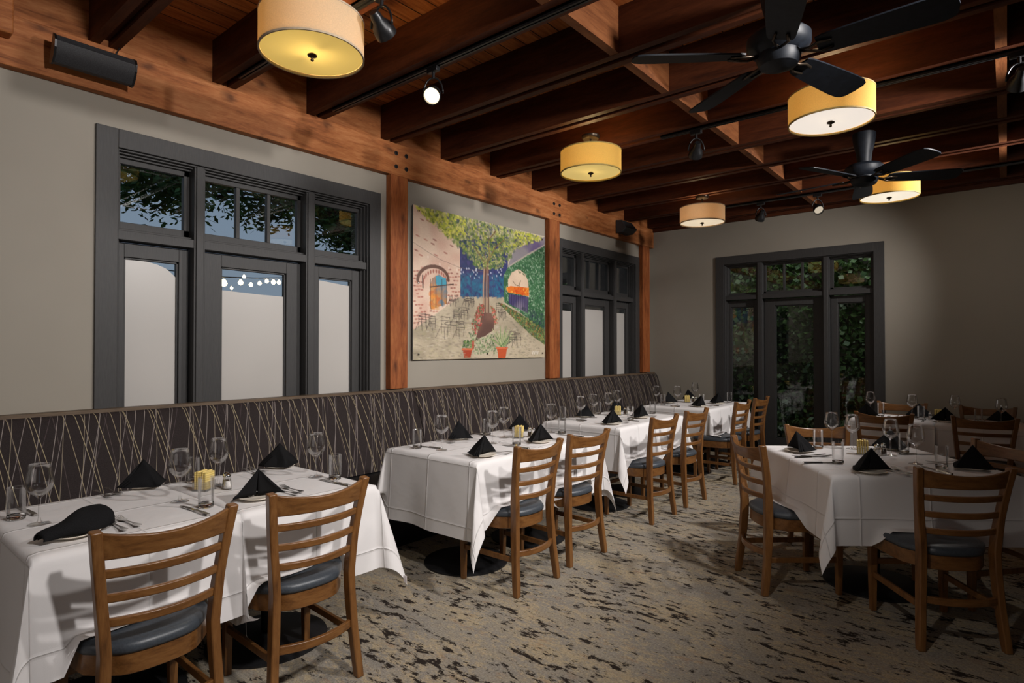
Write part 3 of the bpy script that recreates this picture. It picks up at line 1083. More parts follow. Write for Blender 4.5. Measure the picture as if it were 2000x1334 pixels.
    for k, z in ((0.955, 0.365), (0.985, 0.37), (0.985, 0.436), (0.90, 0.436), (0.90, 0.365)):
        vv += [(x * k, y * k, z) for x, y in out]
    ff = [(j * 48 + i, j * 48 + (i + 1) % 48, ((j + 1) % 5) * 48 + (i + 1) % 48, ((j + 1) % 5) * 48 + i) for j in range(5) for i in range(48)]
    m.add(vv, ff).build('seat_frame', M['chair_rail'], root, smooth=True, angle=35)
    # stretchers
    m = MB()
    path = [(postx(0.235) - 0.045 * (1 - (t_ / 8 - 1) ** 2), (t_ / 8 - 1) * 0.165, 0.235) for t_ in range(17)]
    m.sweep(path, lambda i: [(-0.009, -0.017), (0.009, -0.017), (0.009, 0.017), (-0.009, 0.017)]).build('stretcher', M['chair_rail'], root, bevel=0.003)
    for s in (-1, 1):
        m = MB()
        m.sweep([(postx(0.20) + 0.01, s * 0.178, 0.20), (0.178, s * 0.185, 0.20)], lambda i: [(-0.008, -0.015), (0.008, -0.015), (0.008, 0.015), (-0.008, 0.015)]).build('stretcher', M['chair'], root, bevel=0.002)
    m = MB()
    m.sweep([(0.178, -0.175, 0.27), (0.178, 0.175, 0.27)], lambda i: [(-0.008, -0.015), (0.008, -0.015), (0.008, 0.015), (-0.008, 0.015)]).build('stretcher', M['chair_rail'], root, bevel=0.002)
    return Proto(root)


chair = make_chair()
A38 = math.radians(38.2)
ca, sa = math.cos(A38), math.sin(A38)
TC = (3.47, 4.20)
ORD = ['first', 'second', 'third', 'fourth', 'fifth', 'sixth', 'seventh', 'eighth']
bench_chairs = [(0.796, 1.672, 0), (1.395, 1.645, 2.5), (2.85, 1.668, 0.5), (3.455, 1.645, 4), (4.655, 1.622, 2.5), (5.325, 1.620, 2.5), (6.50, 1.640, 0), (7.14, 1.640, 2)]
G_CH = 'wooden ladder-back chairs along the bench tables'
for i, (y, x, tilt) in enumerate(bench_chairs):
    w = 'brown ladder-back chair with slate vinyl seat at the %s bench table%s' % (ORD[i], ', by the camera' if i == 0 else '')
    chair.place((x, y, 0), PI - math.radians(tilt), w, G_CH)


def at_sq(d, ang_):
    """origin for a chair whose back is on the side ang_ of the square table"""
    return (TC[0] + d * math.cos(ang_), TC[1] + d * math.sin(ang_), 0)


SQ = {}
for key, cx, cy_, fa, lb in (
        ('front', 3.945, 3.515, math.radians(36) + PI / 2, 'dark brown ladder-back chair seen from behind at the square table'),
        ('aisle', 2.872, 3.725, math.radians(41), 'dark brown ladder-back chair on the aisle side of the square table'),
        ('back', 3.02, 4.80, math.radians(30) - PI / 2, 'brown ladder-back chair between the square table and the glazed door'),
        ('outer', 4.105, 4.575, math.radians(49) + PI, 'brown ladder-back chair half out of the picture at the square table')):
    # (cx, cy) = middle of the crest rail, 0.28 behind the chair's origin
    chair.place((cx + 0.28 * math.cos(fa), cy_ + 0.28 * math.sin(fa), 0), fa, lb, 'chairs around the square table')
for cx, cy_, fa, lb in (
        (3.266, 6.09, PI / 2 + 0.10, 'dark brown chair backing onto the square table at the twin tables, door side'),
        (3.956, 6.22, PI / 2 + 0.18, 'dark brown chair backing onto the square table at the twin tables, outer side'),
        (3.25, 7.42, -PI / 2, 'brown chair against the back wall side of the twin tables, by the door'),
        (3.95, 7.42, -PI / 2, 'brown chair against the back wall side of the twin tables, away from the door')):
    chair.place((cx + 0.28 * math.cos(fa), cy_ + 0.28 * math.sin(fa), 0), fa, lb, 'chairs around the twin tables by the back wall')


# ---------------------------------------------------------------- tables and cloths
def make_table(hx, hy, square):
    root = empty('square_table' if square else 'dining_table')
    MB().box(-hx + 0.012, hx - 0.012, -hy + 0.012, hy - 0.012, 0.722, 0.753).build('tabletop', M['board'], root, bevel=0.004)
    MB().lathe([(0.0, 0.70), (0.12, 0.70), (0.12, 0.722), (0.0, 0.722)], 20).lathe([(0.032, 0.035), (0.032, 0.70)], 20).build('column', M['iron'], root, smooth=True, angle=40)
    MB().lathe([(0.28, 0.0), (0.28, 0.010), (0.25, 0.020), (0.14, 0.030), (0.05, 0.050), (0.0, 0.050)], 48).build('base', M['iron'], root, smooth=True, angle=40)
    return root


def cloth(name, hx, hy, over, clamps, seed, gap=(False, False), yo=None, step=0.018):
    """hx, hy: half size of the top; over: overhang; clamps: (side, centre, half width, z) where the hem rests on a seat;
    gap: the -y and +y sides hang in a narrow gap beside another table"""
    rnd = random.Random(seed)
    ph = [rnd.uniform(0, 6.28) for _ in range(12)]
    ym, yp = yo if yo else (over, over)

    def axis(h, om, op):
        nm, np_ = round(om / step), round(op / step)
        a = [-h - om + om * i / nm for i in range(nm)]
        b = [-h + 2 * h * i / 26 for i in range(27)]
        return a + b + [h + op * (i + 1) / np_ for i in range(np_)]
    us, vs_ = axis(hx, over, over), axis(hy, ym, yp)
    top = 0.7605
    vv, uv = [], []
    rr = 0.010      # rounding radius of the edge
    for u in us:
        for v in vs_:
            du, dv = max(0, abs(u) - hx), max(0, abs(v) - hy)
            su, sv = (1 if u > 0 else -1), (1 if v > 0 else -1)
            narrow = gap[1] if sv > 0 else gap[0]
            if du == 0 and dv == 0:
                x, y, z = u, v, top
                e = min(hx - abs(u), hy - abs(v))
                if e < rr:
                    z -= (rr - e) ** 2 / (2 * rr)
            elif du > 0 and dv > 0:
                r = math.hypot(du, dv)
                th = math.atan2(dv, du)          # 0 -> x side, 90 -> y side
                nx = ph[3 + (su > 0) * 2 + (sv > 0)]
                bulge = math.sin(2 * th) ** 0.55
                out = (0.25 + 0.03 * math.sin(nx)) * r * bulge
                tp = PI / 4 + (th - PI / 4) * 0.85
                ax_, ay_ = math.cos(tp), math.sin(tp)
                if narrow:
                    out *= 0.55
                    ax_, ay_ = 0.93, 0.10
                k = 0.05
                wob = 0.010 * math.sin(4 * th + nx) * bulge * min(1, r / 0.3)
                x = su * (hx + rr * 0.6 + out * ax_ + k * du * (1 - bulge) + wob)
                y = sv * (hy + (0 if narrow else rr * 0.6) + out * ay_ + (0 if narrow else k * dv * (1 - bulge) - wob))
                drop = math.sqrt(max(0.0, r * r - out * out))
                z = top - rr * 0.5 - drop * 0.985
            else:
                t_, oth, h = (du, v, hx) if du > 0 else (dv, u, hy)
                s_ = su if du > 0 else sv
                amp = 0.022 * (t_ / over) ** 1.2
                side = 0 if du > 0 else 6
                nar = narrow and dv > 0
                if nar:
                    amp = 0.001
                w = amp * (math.sin(oth * 9 + ph[side] + s_) * 0.6 + math.sin(oth * 17 + ph[side + 1]) * 0.3)
                lim = hy if du > 0 else hx
                w *= max(0, 1 - (abs(oth) / lim) ** 4)
                flare = 0.05 * t_ if not nar else 0.0
                o_ = (min(t_, rr) * 0.6) * (0 if nar else 1) + flare + w
                z = top - rr * 0.5 - t_ * 0.995
                x, y = (s_ * (h + o_), v) if du > 0 else (u, s_ * (h + o_))
            # hem resting on chair seats
            for sd, cc_, hw, zz in clamps:
                ax0 = {'+x': (x, y, hx, 1), '-x': (-x, y, hx, 1), '+y': (y, x, hy, 1), '-y': (-y, x, hy, 1)}[sd]
                if ax0[0] > ax0[2] - 0.01 and abs(ax0[1] - cc_) < hw + 0.05:
                    edge = abs(ax0[1] - cc_) - hw
                    lift = zz if edge < 0 else zz - (edge / 0.05) ** 1.5 * 0.3
                    if z < lift:
                        ex = lift - z
                        z = lift + 0.002 * math.sin(ex * 60)
                        push = min(ex * 0.55, 0.065)
                        if sd == '+x':
                            x += push
                        elif sd == '-x':
                            x -= push
                        elif sd == '+y':
                            y += push
                        else:
                            y -= push
            vv.append((x, y, max(z, 0.02)))
            uv.append((u, v))
    nv = len(vs_)
    ff = [(i * nv + j, (i + 1) * nv + j, (i + 1) * nv + j + 1, i * nv + j + 1) for i in range(len(us) - 1) for j in range(nv - 1)]
    m = MB()
    m.add(vv, ff)
    m.uv = uv
    return m.build(name, M['linen'], smooth=True)


ROW = [(0.485, 1.155), (1.158, 1.828), (2.555, 3.228), (3.231, 3.905), (4.42, 5.035), (5.038, 5.68), (6.37, 6.985), (6.988, 7.60)]
XR_ = [(0.875, 1.705)] * 4 + [(0.80, 1.60)] * 4
SEATZ = 0.4915
YO = [(0.46, 0.46), (0.30, 0.34), (0.46, 0.30), (0.30, 0.46), (0.36, 0.30), (0.30, 0.30), (0.36, 0.30), (0.30, 0.40)]
for i, ((a, b), (x0, x1)) in enumerate(zip(ROW, XR_)):
    cx, cyy = (x0 + x1) / 2, (a + b) / 2
    hx, hy = (x1 - x0) / 2, (b - a) / 2
    t = make_table(hx, hy, False)
    t.location = (cx, cyy, 0)
    tag(t, 'black pedestal table under a white cloth, %s from the camera along the bench' % ORD[i], 'table', 'pedestal tables along the bench')
    cl = []
    for (chy, chx, _t) in bench_chairs:
        if a - 0.3 < chy < b + 0.3:
            cl.append(('+x', chy - cyy, 0.205, SEATZ))
    first = i % 2 == 0
    c = cloth('tablecloth', hx, hy, 0.40, cl + [('-x', 0, 2, 0.457)], 11 + i, gap=(not first, first), yo=YO[i])
    c.location = (cx, cyy, 0)
    tag(c, 'white tablecloth on the table %s from the camera along the bench' % ORD[i], 'tablecloth', 'white tablecloths on the bench tables')
    if i == 1:
        tg = MB().box(-0.011, 0.011, -0.001, 0.001, -0.035, 0.0).build('care_tag', M['tag'], c)
        tg.location = (hx + 0.115, hy + 0.09, 0.315)
        tg['label'] = 'small white tag'

t = make_table(0.5, 0.5, True)
t.location = (TC[0], TC[1], 0)
t.rotation_euler = (0, 0, A38)
tag(t, 'square pedestal table under a white cloth turned at an angle to the room', 'table')
cl = []
for cx, cy_, side in ((3.945, 3.515, '-y'), (2.872, 3.725, '-x'), (3.02, 4.80, '+y'), (4.105, 4.575, '+x')):
    dx, dy = cx - TC[0], cy_ - TC[1]
    lx, ly = dx * ca + dy * sa, -dx * sa + dy * ca
    cl.append((side, lx if side[1] == 'y' else ly, 0.20, SEATZ))
c = cloth('tablecloth', 0.5, 0.5, 0.36, cl, 41)
c.location = (TC[0], TC[1], 0)
c.rotation_euler = (0, 0, A38)
tag(c, 'white tablecloth on the square table turned at an angle', 'tablecloth')

TW = [(2.93, 3.60), (3.603, 4.27)]
for i, (a, b) in enumerate(TW):
    t = make_table(0.31, (b - a) / 2, False)
    t.location = ((a + b) / 2, 6.82, 0)
    t.rotation_euler = (0, 0, PI / 2)
    w = 'door side' if i == 0 else 'outer side'
    tag(t, 'pedestal table under a white cloth by the back wall, %s of the pair' % w, 'table', 'twin tables by the back wall')
    cc_ = (3.275, 3.95)[i] - (a + b) / 2
    # the table frame is turned by 90 degrees: local +x is world +y, local +y is world -x
    c = cloth('tablecloth', 0.31, (b - a) / 2, 0.40, [('-x', -cc_, 0.2, SEATZ), ('+x', -((3.25, 3.95)[i] - (a + b) / 2), 0.2, SEATZ)], 51 + i, gap=(i == 0, i == 1))
    c.location = ((a + b) / 2, 6.82, 0)
    c.rotation_euler = (0, 0, PI / 2)
    tag(c, 'white tablecloth on the table by the back wall, %s of the pair' % w, 'tablecloth', 'white tablecloths by the back wall')


# ---------------------------------------------------------------- tableware prototypes
def wine_glass():
    root = empty('wine_glass')
    prof = [(0.0, 0.0), (0.037, 0.0), (0.0375, 0.002), (0.03, 0.0045), (0.012, 0.008), (0.0055, 0.014), (0.0042, 0.03), (0.0040, 0.085), (0.0050, 0.098), (0.012, 0.106),
            (0.028, 0.118), (0.041, 0.134), (0.0465, 0.148), (0.0465, 0.160), (0.043, 0.185), (0.0375, 0.212), (0.0345, 0.229), (0.0338, 0.229),
            (0.0368, 0.212), (0.0422, 0.185), (0.0457, 0.160), (0.0455, 0.149), (0.040, 0.135), (0.027, 0.1195), (0.010, 0.109), (0.0, 0.1075)]
    b = 7
    MB().lathe(prof[8:], 32, cap=False).build('bowl', M['glass'], root, smooth=True)
    MB().lathe(prof[:9], 24, cap=False).build('stem', M['glass'], root, smooth=True)
    tag(root, 'x', 'wine glass')
    return Proto(root)


def tumbler():
    root = empty('tumbler')
    prof = [(0.0, 0.0), (0.027, 0.0), (0.0295, 0.003), (0.0305, 0.02), (0.0325, 0.125), (0.0318, 0.126), (0.0310, 0.125), (0.0290, 0.024), (0.026, 0.018), (0.0, 0.017)]
    MB().lathe(prof[3:8], 32, cap=False).build('glass_wall', M['glass'], root, smooth=True)
    MB().lathe([(0, 0.0), (0.027, 0.0), (0.0295, 0.003), (0.0304, 0.019), (0.0285, 0.019), (0.026, 0.016), (0, 0.015)], 32).build('heavy_base', M['thick_glass'], root, smooth=True)
    tag(root, 'x', 'glass')
    return Proto(root)


def side_plate():
    o = MB().lathe([(0, 0.003), (0.04, 0.003), (0.045, 0.0), (0.05, 0.0), (0.055, 0.005), (0.078, 0.012), (0.082, 0.0145), (0.079, 0.0155), (0.055, 0.009), (0.045, 0.006), (0, 0.006)], 40).build('side_plate', M['china'], smooth=True)
    tag(o, 'x', 'plate')
    return Proto(o)


def fork():
    m = MB()
    # outline in x (along), thickness in z with a gentle curve; tines towards +x
    def zc(x):
        return 0.006 + 0.010 * ((x - 0.02) / 0.1) ** 2 if x > 0.02 else 0.006 + 0.004 * math.cos((x + 0.1) * 14)
    body = [(-0.100, 0.0095), (-0.094, 0.0115), (-0.075, 0.0085), (-0.045, 0.0045), (-0.005, 0.0032), (0.022, 0.004), (0.034, 0.0115), (0.045, 0.0125), (0.056, 0.0125)]
    vv = []
    for x, w in body:
        z = zc(x)
        vv += [(x, -w, z - 0.001), (x, w, z - 0.001), (x, w, z + 0.001), (x, -w, z + 0.001)]
    n = len(body)
    ff = [(i * 4 + k, i * 4 + (k + 1) % 4, (i + 1) * 4 + (k + 1) % 4, (i + 1) * 4 + k) for i in range(n - 1) for k in range(4)] + [(0, 3, 2, 1), (4 * n - 4, 4 * n - 3, 4 * n - 2, 4 * n - 1)]
    m.add(vv, ff)
    for t_ in (-1.5, -0.5, 0.5, 1.5):
        y = t_ * 0.0068
        pts = [(0.055, 0.0022), (0.075, 0.0019), (0.098, 0.0010)]
        vv = []
        for x, w in pts:
            z = zc(x)
            vv += [(x, y - w, z - 0.0009), (x, y + w, z - 0.0009), (x, y + w, z + 0.0009), (x, y - w, z + 0.0009)]
        m.add(vv, [(i * 4 + k, i * 4 + (k + 1) % 4, (i + 1) * 4 + (k + 1) % 4, (i + 1) * 4 + k) for i in range(2) for k in range(4)] + [(0, 3, 2, 1), (8, 9, 10, 11)])
    o = m.build('fork', M['steel'], smooth=True, angle=40)
    tag(o, 'x', 'fork')
    return Proto(o)


def knife():
    root = empty('table_knife')
    m = MB()
    body = [(-0.115, 0.006), (-0.11, 0.0095), (-0.08, 0.0105), (-0.04, 0.0085), (-0.012, 0.0075), (-0.004, 0.009)]
    vv = []
    for x, w in body:
        vv += [(x, -w, 0.001), (x, w, 0.001), (x, w * 0.8, 0.0085), (x, -w * 0.8, 0.0085)]
    n = len(body)
    m.add(vv, [(i * 4 + k, i * 4 + (k + 1) % 4, (i + 1) * 4 + (k + 1) % 4, (i + 1) * 4 + k) for i in range(n - 1) for k in range(4)] + [(0, 3, 2, 1), (4 * n - 4, 4 * n - 3, 4 * n - 2, 4 * n - 1)])
    m.build('knife_handle', M['steel'], root, smooth=True, angle=45)
    m = MB()
    bl = [(-0.004, -0.008, 0.008), (0.05, -0.009, 0.009), (0.09, -0.0085, 0.010), (0.112, -0.004, 0.009), (0.122, 0.003, 0.007)]
    vv = []
    for x, y0_, y1_ in bl:
        vv += [(x, y0_, 0.003), (x, y1_, 0.003), (x, y1_, 0.0055), (x, y0_, 0.0042)]
    n = len(bl)
    m.add(vv, [(i * 4 + k, i * 4 + (k + 1) % 4, (i + 1) * 4 + (k + 1) % 4, (i + 1) * 4 + k) for i in range(n - 1) for k in range(4)] + [(0, 3, 2, 1), (4 * n - 4, 4 * n - 3, 4 * n - 2, 4 * n - 1)])
    m.build('knife_blade', M['steel'], root, smooth=True, angle=30)
    tag(root, 'x', 'knife')
    return Proto(root)


def napkin(kind, seed):
    """tented napkin: two wings falling from a ridge, folded lip at the front (+x side faces the diner)"""
    rnd = random.Random(seed)
    m = MB()
    if kind == 'tent':
        nu, nv_ = 24, 12
        h = 0.122 + rnd.uniform(-0.006, 0.006)
        w = 0.112

        def surf(layer):
            vv = []
            for i in range(nu + 1):
                s = -1 + 2 * i / nu             # across, -1..1
                for j in range(nv_ + 1):
                    t_ = j / nv_                # 0 back foot .. 1 front apex line
                    # ridge from back foot (x=-0.105, z=0) up to the apex (x=0.01, z=h)
                    rx = -0.105 + 0.115 * t_
                    rz = h * (t_ ** 0.85)
                    # wing foot line from back foot to front corner
                    fx = -0.105 + (0.135 - layer * 0.012) * t_
                    fy = w * (t_ ** 0.9) * (1 - 0.05 * layer)
                    a = abs(s)
                    e = a ** 1.12
                    x = rx + (fx - rx) * e
                    y = (1 if s > 0 else -1) * fy * (a ** 0.94)
                    z = rz * (1 - a) ** 1.02 * (1.0 - 0.12 * math.sin(PI * a)) + 0.016 * 0
                    z += 0.006 * math.sin(PI * a) * math.sin(2.2 * PI * t_ + seed)
                    z -= layer * 0.012 * (1 - a)
                    x -= layer * 0.006
                    vv.append((x, y, max(z, 0) + 0.0165 + layer * 0.0))
            ff = [(i * (nv_ + 1) + j, (i + 1) * (nv_ + 1) + j, (i + 1) * (nv_ + 1) + j + 1, i * (nv_ + 1) + j + 1) for i in range(nu) for j in range(nv_)]
            return vv, ff
        for layer in (0, 1, 2):
            vv, ff = surf(layer)
            m.add(vv, ff)
        # front tucked folds: two facing leaves hanging from the apex
        for s in (-1, 1):
            vv = []
            for i in range(9):
                a = i / 8
                for j in range(7):
                    b = j / 6
                    top_ = Vector((0.010 + 0.002, 0, h * 0.985))
                    foot = Vector((0.028, s * w * 0.96, 0.002))
                    mid = Vector((-0.012, s * 0.004, 0.0))
                    q1 = top_.lerp(foot, a)
                    q2 = top_.lerp(mid, a)
                    q = q1.lerp(q2, b)
                    q.x -= 0.010 * math.sin(PI * b) * a
                    vv.append((q.x, q.y, max(q.z, 0.0) + 0.0165))
            ff = [(i * 7 + j, (i + 1) * 7 + j, (i + 1) * 7 + j + 1, i * 7 + j + 1) for i in range(8) for j in range(6)]
            m.add(vv, ff)
    elif kind == 'slump':
        # fallen napkin: a long rounded roll with a folded lip
        nu, nv_ = 26, 20
        for layer in (0, 1):
            vv = []
            for i in range(nu + 1):
                s = i / nu
                y = -0.115 + 0.235 * s
                zt = 0.018 + 0.060 * s ** 0.6 - 0.02 * max(0, s - 0.9) * 10 * (s - 0.9) * 10
                for j in range(nv_ + 1):
                    a = -0.15 + 1.3 * j / nv_
                    wx = (0.056 - 0.016 * layer) * (0.45 + 0.55 * min(1, s * 2.0)) * (1 - 0.25 * max(0, s - 0.85) / 0.15)
                    x = -wx * math.cos(PI * a) + 0.02 * math.sin(2 * PI * s) * (1 - abs(2 * a - 1))
                    z = zt * max(0, math.sin(PI * min(max(a, 0), 1))) ** 0.7 + 0.004 * math.sin(9 * s + 5 * a)
                    vv.append((x, y + 0.008 * layer, max(z, 0) * (1 - 0.18 * layer) + 0.0165))
            ff = [(i * (nv_ + 1) + j, (i + 1) * (nv_ + 1) + j, (i + 1) * (nv_ + 1) + j + 1, i * (nv_ + 1) + j + 1) for i in range(nu) for j in range(nv_)]
            m.add(vv, ff)
    o = m.build('folded_napkin', M['napkin'], smooth=True)
    md = o.modifiers.new('thick', 'SOLIDIFY')
    md.thickness = 0.003
    md.offset = 0
    tag(o, 'x', 'napkin')
    return Proto(o)


def packet_caddy():
    root = empty('sugar_packet_holder')
    m = MB().box(-0.036, 0.036, -0.036, 0.036, 0.0, 0.006)
    for s in (-1, 1):
        m.box(s * 0.036 - 0.0015, s * 0.036 + 0.0015, -0.036, 0.036, 0.0, 0.045)
        m.box(-0.036, 0.036, s * 0.036 - 0.0015, s * 0.036 + 0.0015, 0.0, 0.045)
    m.build('holder', M['glass'], root)
    for k in range(5):
        x = -0.026 + 0.013 * k
        o = MB().box(x - 0.0045, x + 0.0045, -0.031, 0.031, 0.007, 0.088 + 0.004 * (k % 2)).build('paper_packet', M['packet'], root, bevel=0.001)
    tag(root, 'x', 'packet holder')
    return Proto(root)


def shaker(kind):
    root = empty(kind + '_shaker')
    MB().lathe([(0.0, 0.0), (0.018, 0.0), (0.0195, 0.004), (0.019, 0.02), (0.0135, 0.05), (0.012, 0.056), (0.011, 0.056), (0.0125, 0.05), (0.0175, 0.02), (0.017, 0.006), (0, 0.005)], 20).build('glass_body', M['glass'], root, smooth=True)
    MB().lathe([(0.0, 0.006), (0.0165, 0.006), (0.0165, 0.02), (0.013, 0.038), (0.0, 0.038)], 16).build('filling', M[kind], root, smooth=True)
    MB().lathe([(0.0, 0.054), (0.0145, 0.054), (0.0150, 0.062), (0.013, 0.070), (0.008, 0.075), (0.0, 0.077)], 20).build('shaker_cap', M['chrome'], root, smooth=True)
    tag(root, 'x', 'shaker')
    return Proto(root)


P_W, P_T, P_P, P_F, P_K = wine_glass(), tumbler(), side_plate(), fork(), knife()
P_N = [napkin('tent', 1), napkin('tent', 4)]
P_S = napkin('slump', 2)
P_C, P_SA, P_PE = packet_caddy(), shaker('salt'), shaker('pepper')
TZ = 0.7612


def setting(px_, py_, out, where, key, n=0, slump=False, forks=True, knife_=True, rot=0.0, fork_at=None, knife_at=None):
    """out: angle from the table to the diner"""
    P_P.place((px_, py_, TZ), 0, 'ivory plate under a napkin %s' % where, 'side plates on the ' + key)
    pr = P_S if slump else P_N[n]
    pr.place((px_, py_, TZ), out + rot, ('slumped black napkin %s' if slump else 'peaked black napkin %s') % where, 'black napkins on the ' + key)
    c_, s_ = math.cos(out), math.sin(out)

    def wp(du, dv):
        return (px_ + c_ * du - s_ * dv, py_ + s_ * du + c_ * dv, TZ)
    rr = random.Random(int(px_ * 1000 + py_ * 77))
    if forks:
        base = fork_at if fork_at is not None else 0.13
        P_F.place(wp(-0.01, base), out + PI + rr.uniform(-0.08, 0.08), 'inner steel fork %s' % where, 'forks on the ' + key)
        P_F.place(wp(-0.03, base + 0.045), out + PI + rr.uniform(-0.1, 0.1), 'outer steel fork %s' % where, 'forks on the ' + key)
    if knife_:
        P_K.place(wp(0.0, knife_at if knife_at is not None else -0.19), out + PI + rr.uniform(-0.07, 0.07), 'steel table knife %s' % where, 'knives on the ' + key)


BT = 'bench tables'


def bw(i, side):
    return 'on the %s bench table, %s side' % (ORD[i], side)


# chair-side and wall-side places of the bench tables
bench_places = [(0, 1.535, 0.635, 0), (1, 1.530, 1.315, 0), (2, 1.600, 2.725, 0), (3, 1.540, 3.385, 0), (4, 1.420, 4.60, 0), (5, 1.39, 5.20, 0), (6, 1.40, 6.62, 0), (7, 1.41, 7.12, 0),
                (0, 0.90, 1.075, PI), (1, 0.945, 1.745, PI), (2, 0.99, 3.13, PI), (3, 1.03, 3.80, PI), (4, 0.93, 4.93, PI), (5, 0.89, 5.60, PI), (6, 0.90, 6.86, PI), (7, 0.88, 7.50, PI)]
for i, x, y, o_ in bench_places:
    side = 'chair' if o_ == 0 else 'wall'
    sl = (i == 0 and o_ == 0)
    # forks: towards +y on the chair side; towards -y on the wall side; both are dv > 0 for out=0 and out=pi respectively
    setting(x, y, o_, bw(i, side), BT, n=(i + (o_ > 0)) % 2, slump=sl, rot=(0.35 if sl else random.Random(i).uniform(-0.25, 0.25)),
            fork_at=0.135, knife_at=-0.265, knife_=(i % 2 == 1 and o_ == 0) or (i % 2 == 0 and o_ > 0))
for i, x, y, w in ((1, 1.53, 1.713, 'far end'), (3, 1.53, 3.79, 'far end'), (0, 1.0, 0.606, 'open end'), (2, 1.09, 2.737, 'open end'), (4, 1.0, 4.66, 'open end'), (6, 1.1, 6.47, 'open end')):
    P_K.place((x, y, TZ), PI + 0.05, 'steel table knife by the tumbler ' + bw(i, w), 'knives on the ' + BT)
for i, x, y, side in ((0, 1.26, 0.594, 'open end'), (0, 1.315, 1.074, 'chair'), (1, 1.128, 1.323, 'wall'), (1, 1.329, 1.732, 'chair'), (2, 1.23, 2.722, 'open end'), (2, 1.306, 3.14, 'chair'), (3, 1.198, 3.39, 'wall'),
                      (3, 1.306, 3.84, 'chair'), (4, 1.084, 4.61, 'open end'), (5, 0.963, 5.484, 'wall'), (5, 1.05, 5.16, 'middle'), (6, 0.92, 6.48, 'open end'), (6, 1.128, 6.60, 'chair'), (7, 1.0, 7.42, 'wall'), (4, 1.02, 4.93, 'inner')):
    P_W.place((x, y, TZ), 0, 'stemmed wine glass ' + bw(i, side), 'wine glasses on the ' + BT)
for i, x, y, side in ((0, 1.114, 0.552, 'open end'), (1, 0.97, 1.27, 'wall'), (0, 1.498, 1.107, 'chair'), (1, 1.451, 1.765, 'chair'), (2, 1.055, 2.663, 'open end'), (3, 1.014, 3.405, 'wall'), (2, 1.49, 3.185, 'chair'),
                      (4, 0.906, 4.58, 'open end'), (3, 1.41, 3.845, 'chair'), (5, 0.881, 5.249, 'wall'), (4, 1.391, 4.985, 'chair'), (5, 1.301, 5.62, 'chair'), (6, 0.966, 6.561, 'open end'), (7, 1.45, 7.40, 'chair'), (6, 1.30, 6.90, 'chair')):
    P_T.place((x, y, TZ), 0, 'clear straight tumbler ' + bw(i, side), 'tumblers on the ' + BT)
for i, x, y, r in ((1, 1.176, 1.236, 0.5), (3, 1.285, 3.465, 0.5), (5, 1.088, 5.281, 0.5), (7, 1.05, 7.06, 0.5)):
    w = 'on the %s bench table' % ORD[i]
    P_C.place((x, y, TZ), r, 'square holder of yellow paper packets ' + w, 'packet holders on the ' + BT)
    P_SA.place((x + 0.075, y + 0.075, TZ), 0, 'glass salt shaker with a chrome cap ' + w, 'shakers on the ' + BT)
    P_PE.place((x + 0.035, y + 0.085, TZ), 0, 'glass pepper shaker with a chrome cap ' + w, 'shakers on the ' + BT)

SQK = 'square table'
for x, y, out, w, n, fo, kn in ((3.055, 4.15, A38 + PI, 'before the aisle side chair of the square table', 0, True, True),
                                (3.530, 3.700, A38 - PI / 2, 'before the chair seen from behind at the square table', 1, True, True),
                                (3.505, 4.650, A38 + PI / 2, 'before the glazed door side chair of the square table', 0, True, True),
                                (3.945, 4.165, A38, 'before the outer chair of the square table', 1, True, True)):
    setting(x, y, out, w, SQK, n=n, fork_at=0.14, knife_=False, rot=0.25 if n else -0.1)
for x, y, r, w in ((3.27, 3.83, 40, 'in front of the yellow packets, camera side'), (3.17, 4.00, 52, 'next to the aisle side napkin'), (3.66, 4.52, 38, 'next to the door side tumbler'), (3.80, 4.00, 130, 'next to the outer tumbler')):
    P_K.place((x, y, TZ), math.radians(r), 'steel table knife on the square table, ' + w, 'knives on the square table')
for x, y, w in ((3.164, 4.583, 'beside the glazed door side of the square table'), (3.538, 4.377, 'in the middle of the square table'), (3.690, 4.150, 'on the outer half of the square table'), (3.305, 4.50, 'behind the yellow packets on the square table')):
    P_W.place((x, y, TZ), 0, 'stemmed wine glass ' + w, 'wine glasses on the square table')
for x, y, w in ((3.342, 3.869, 'beside the peaked napkin at the front of the square table'), (3.589, 4.53, 'beside the door side napkin of the square table'), (3.815, 4.10, 'beside the outer napkin of the square table'), (3.125, 4.375, 'beside the aisle side napkin of the square table')):
    P_T.place((x, y, TZ), 0, 'clear straight tumbler ' + w, 'tumblers on the square table')
P_C.place((3.395, 4.31, TZ), 0.2, 'square holder of yellow paper packets in the middle of the square table')
P_SA.place((3.475, 4.30, TZ), 0, 'glass salt shaker with a chrome cap on the square table')
P_PE.place((3.50, 4.37, TZ), 0, 'glass pepper shaker with a chrome cap on the square table')

TWK = 'tables by the back wall'
for x, y, out, w, n in ((3.665, 6.70, -PI / 2, 'on the outer table by the back wall, aisle side'), (3.10, 6.72, -PI / 2, 'on the door side table by the back wall, aisle side'), (3.44, 6.98, PI / 2, 'on the door side table by the back wall, wall side'), (4.06, 6.98, PI / 2, 'on the outer table by the back wall, wall side')) and [
        (3.665, 6.70, -PI / 2, 'on the outer table by the back wall, aisle side', 0), (3.04, 6.72, -PI / 2, 'on the door side table by the back wall, aisle side', 1),
        (3.44, 6.98, PI / 2, 'on the door side table by the back wall, wall side', 0), (4.06, 6.98, PI / 2, 'on the outer table by the back wall, wall side', 1)]:
    setting(x, y, out, w, TWK, n=n, fork_at=0.125, knife_at=-0.16)
for x, y, w in ((3.03, 6.99, 'at the door end'), (3.40, 6.83, 'in the middle of the door side table'), (3.72, 6.99, 'on the inner corner of the outer table'), (4.06, 6.80, 'on the outer end')):
    P_W.place((x, y, TZ), 0, 'stemmed wine glass ' + w + ' by the back wall', 'wine glasses by the back wall')
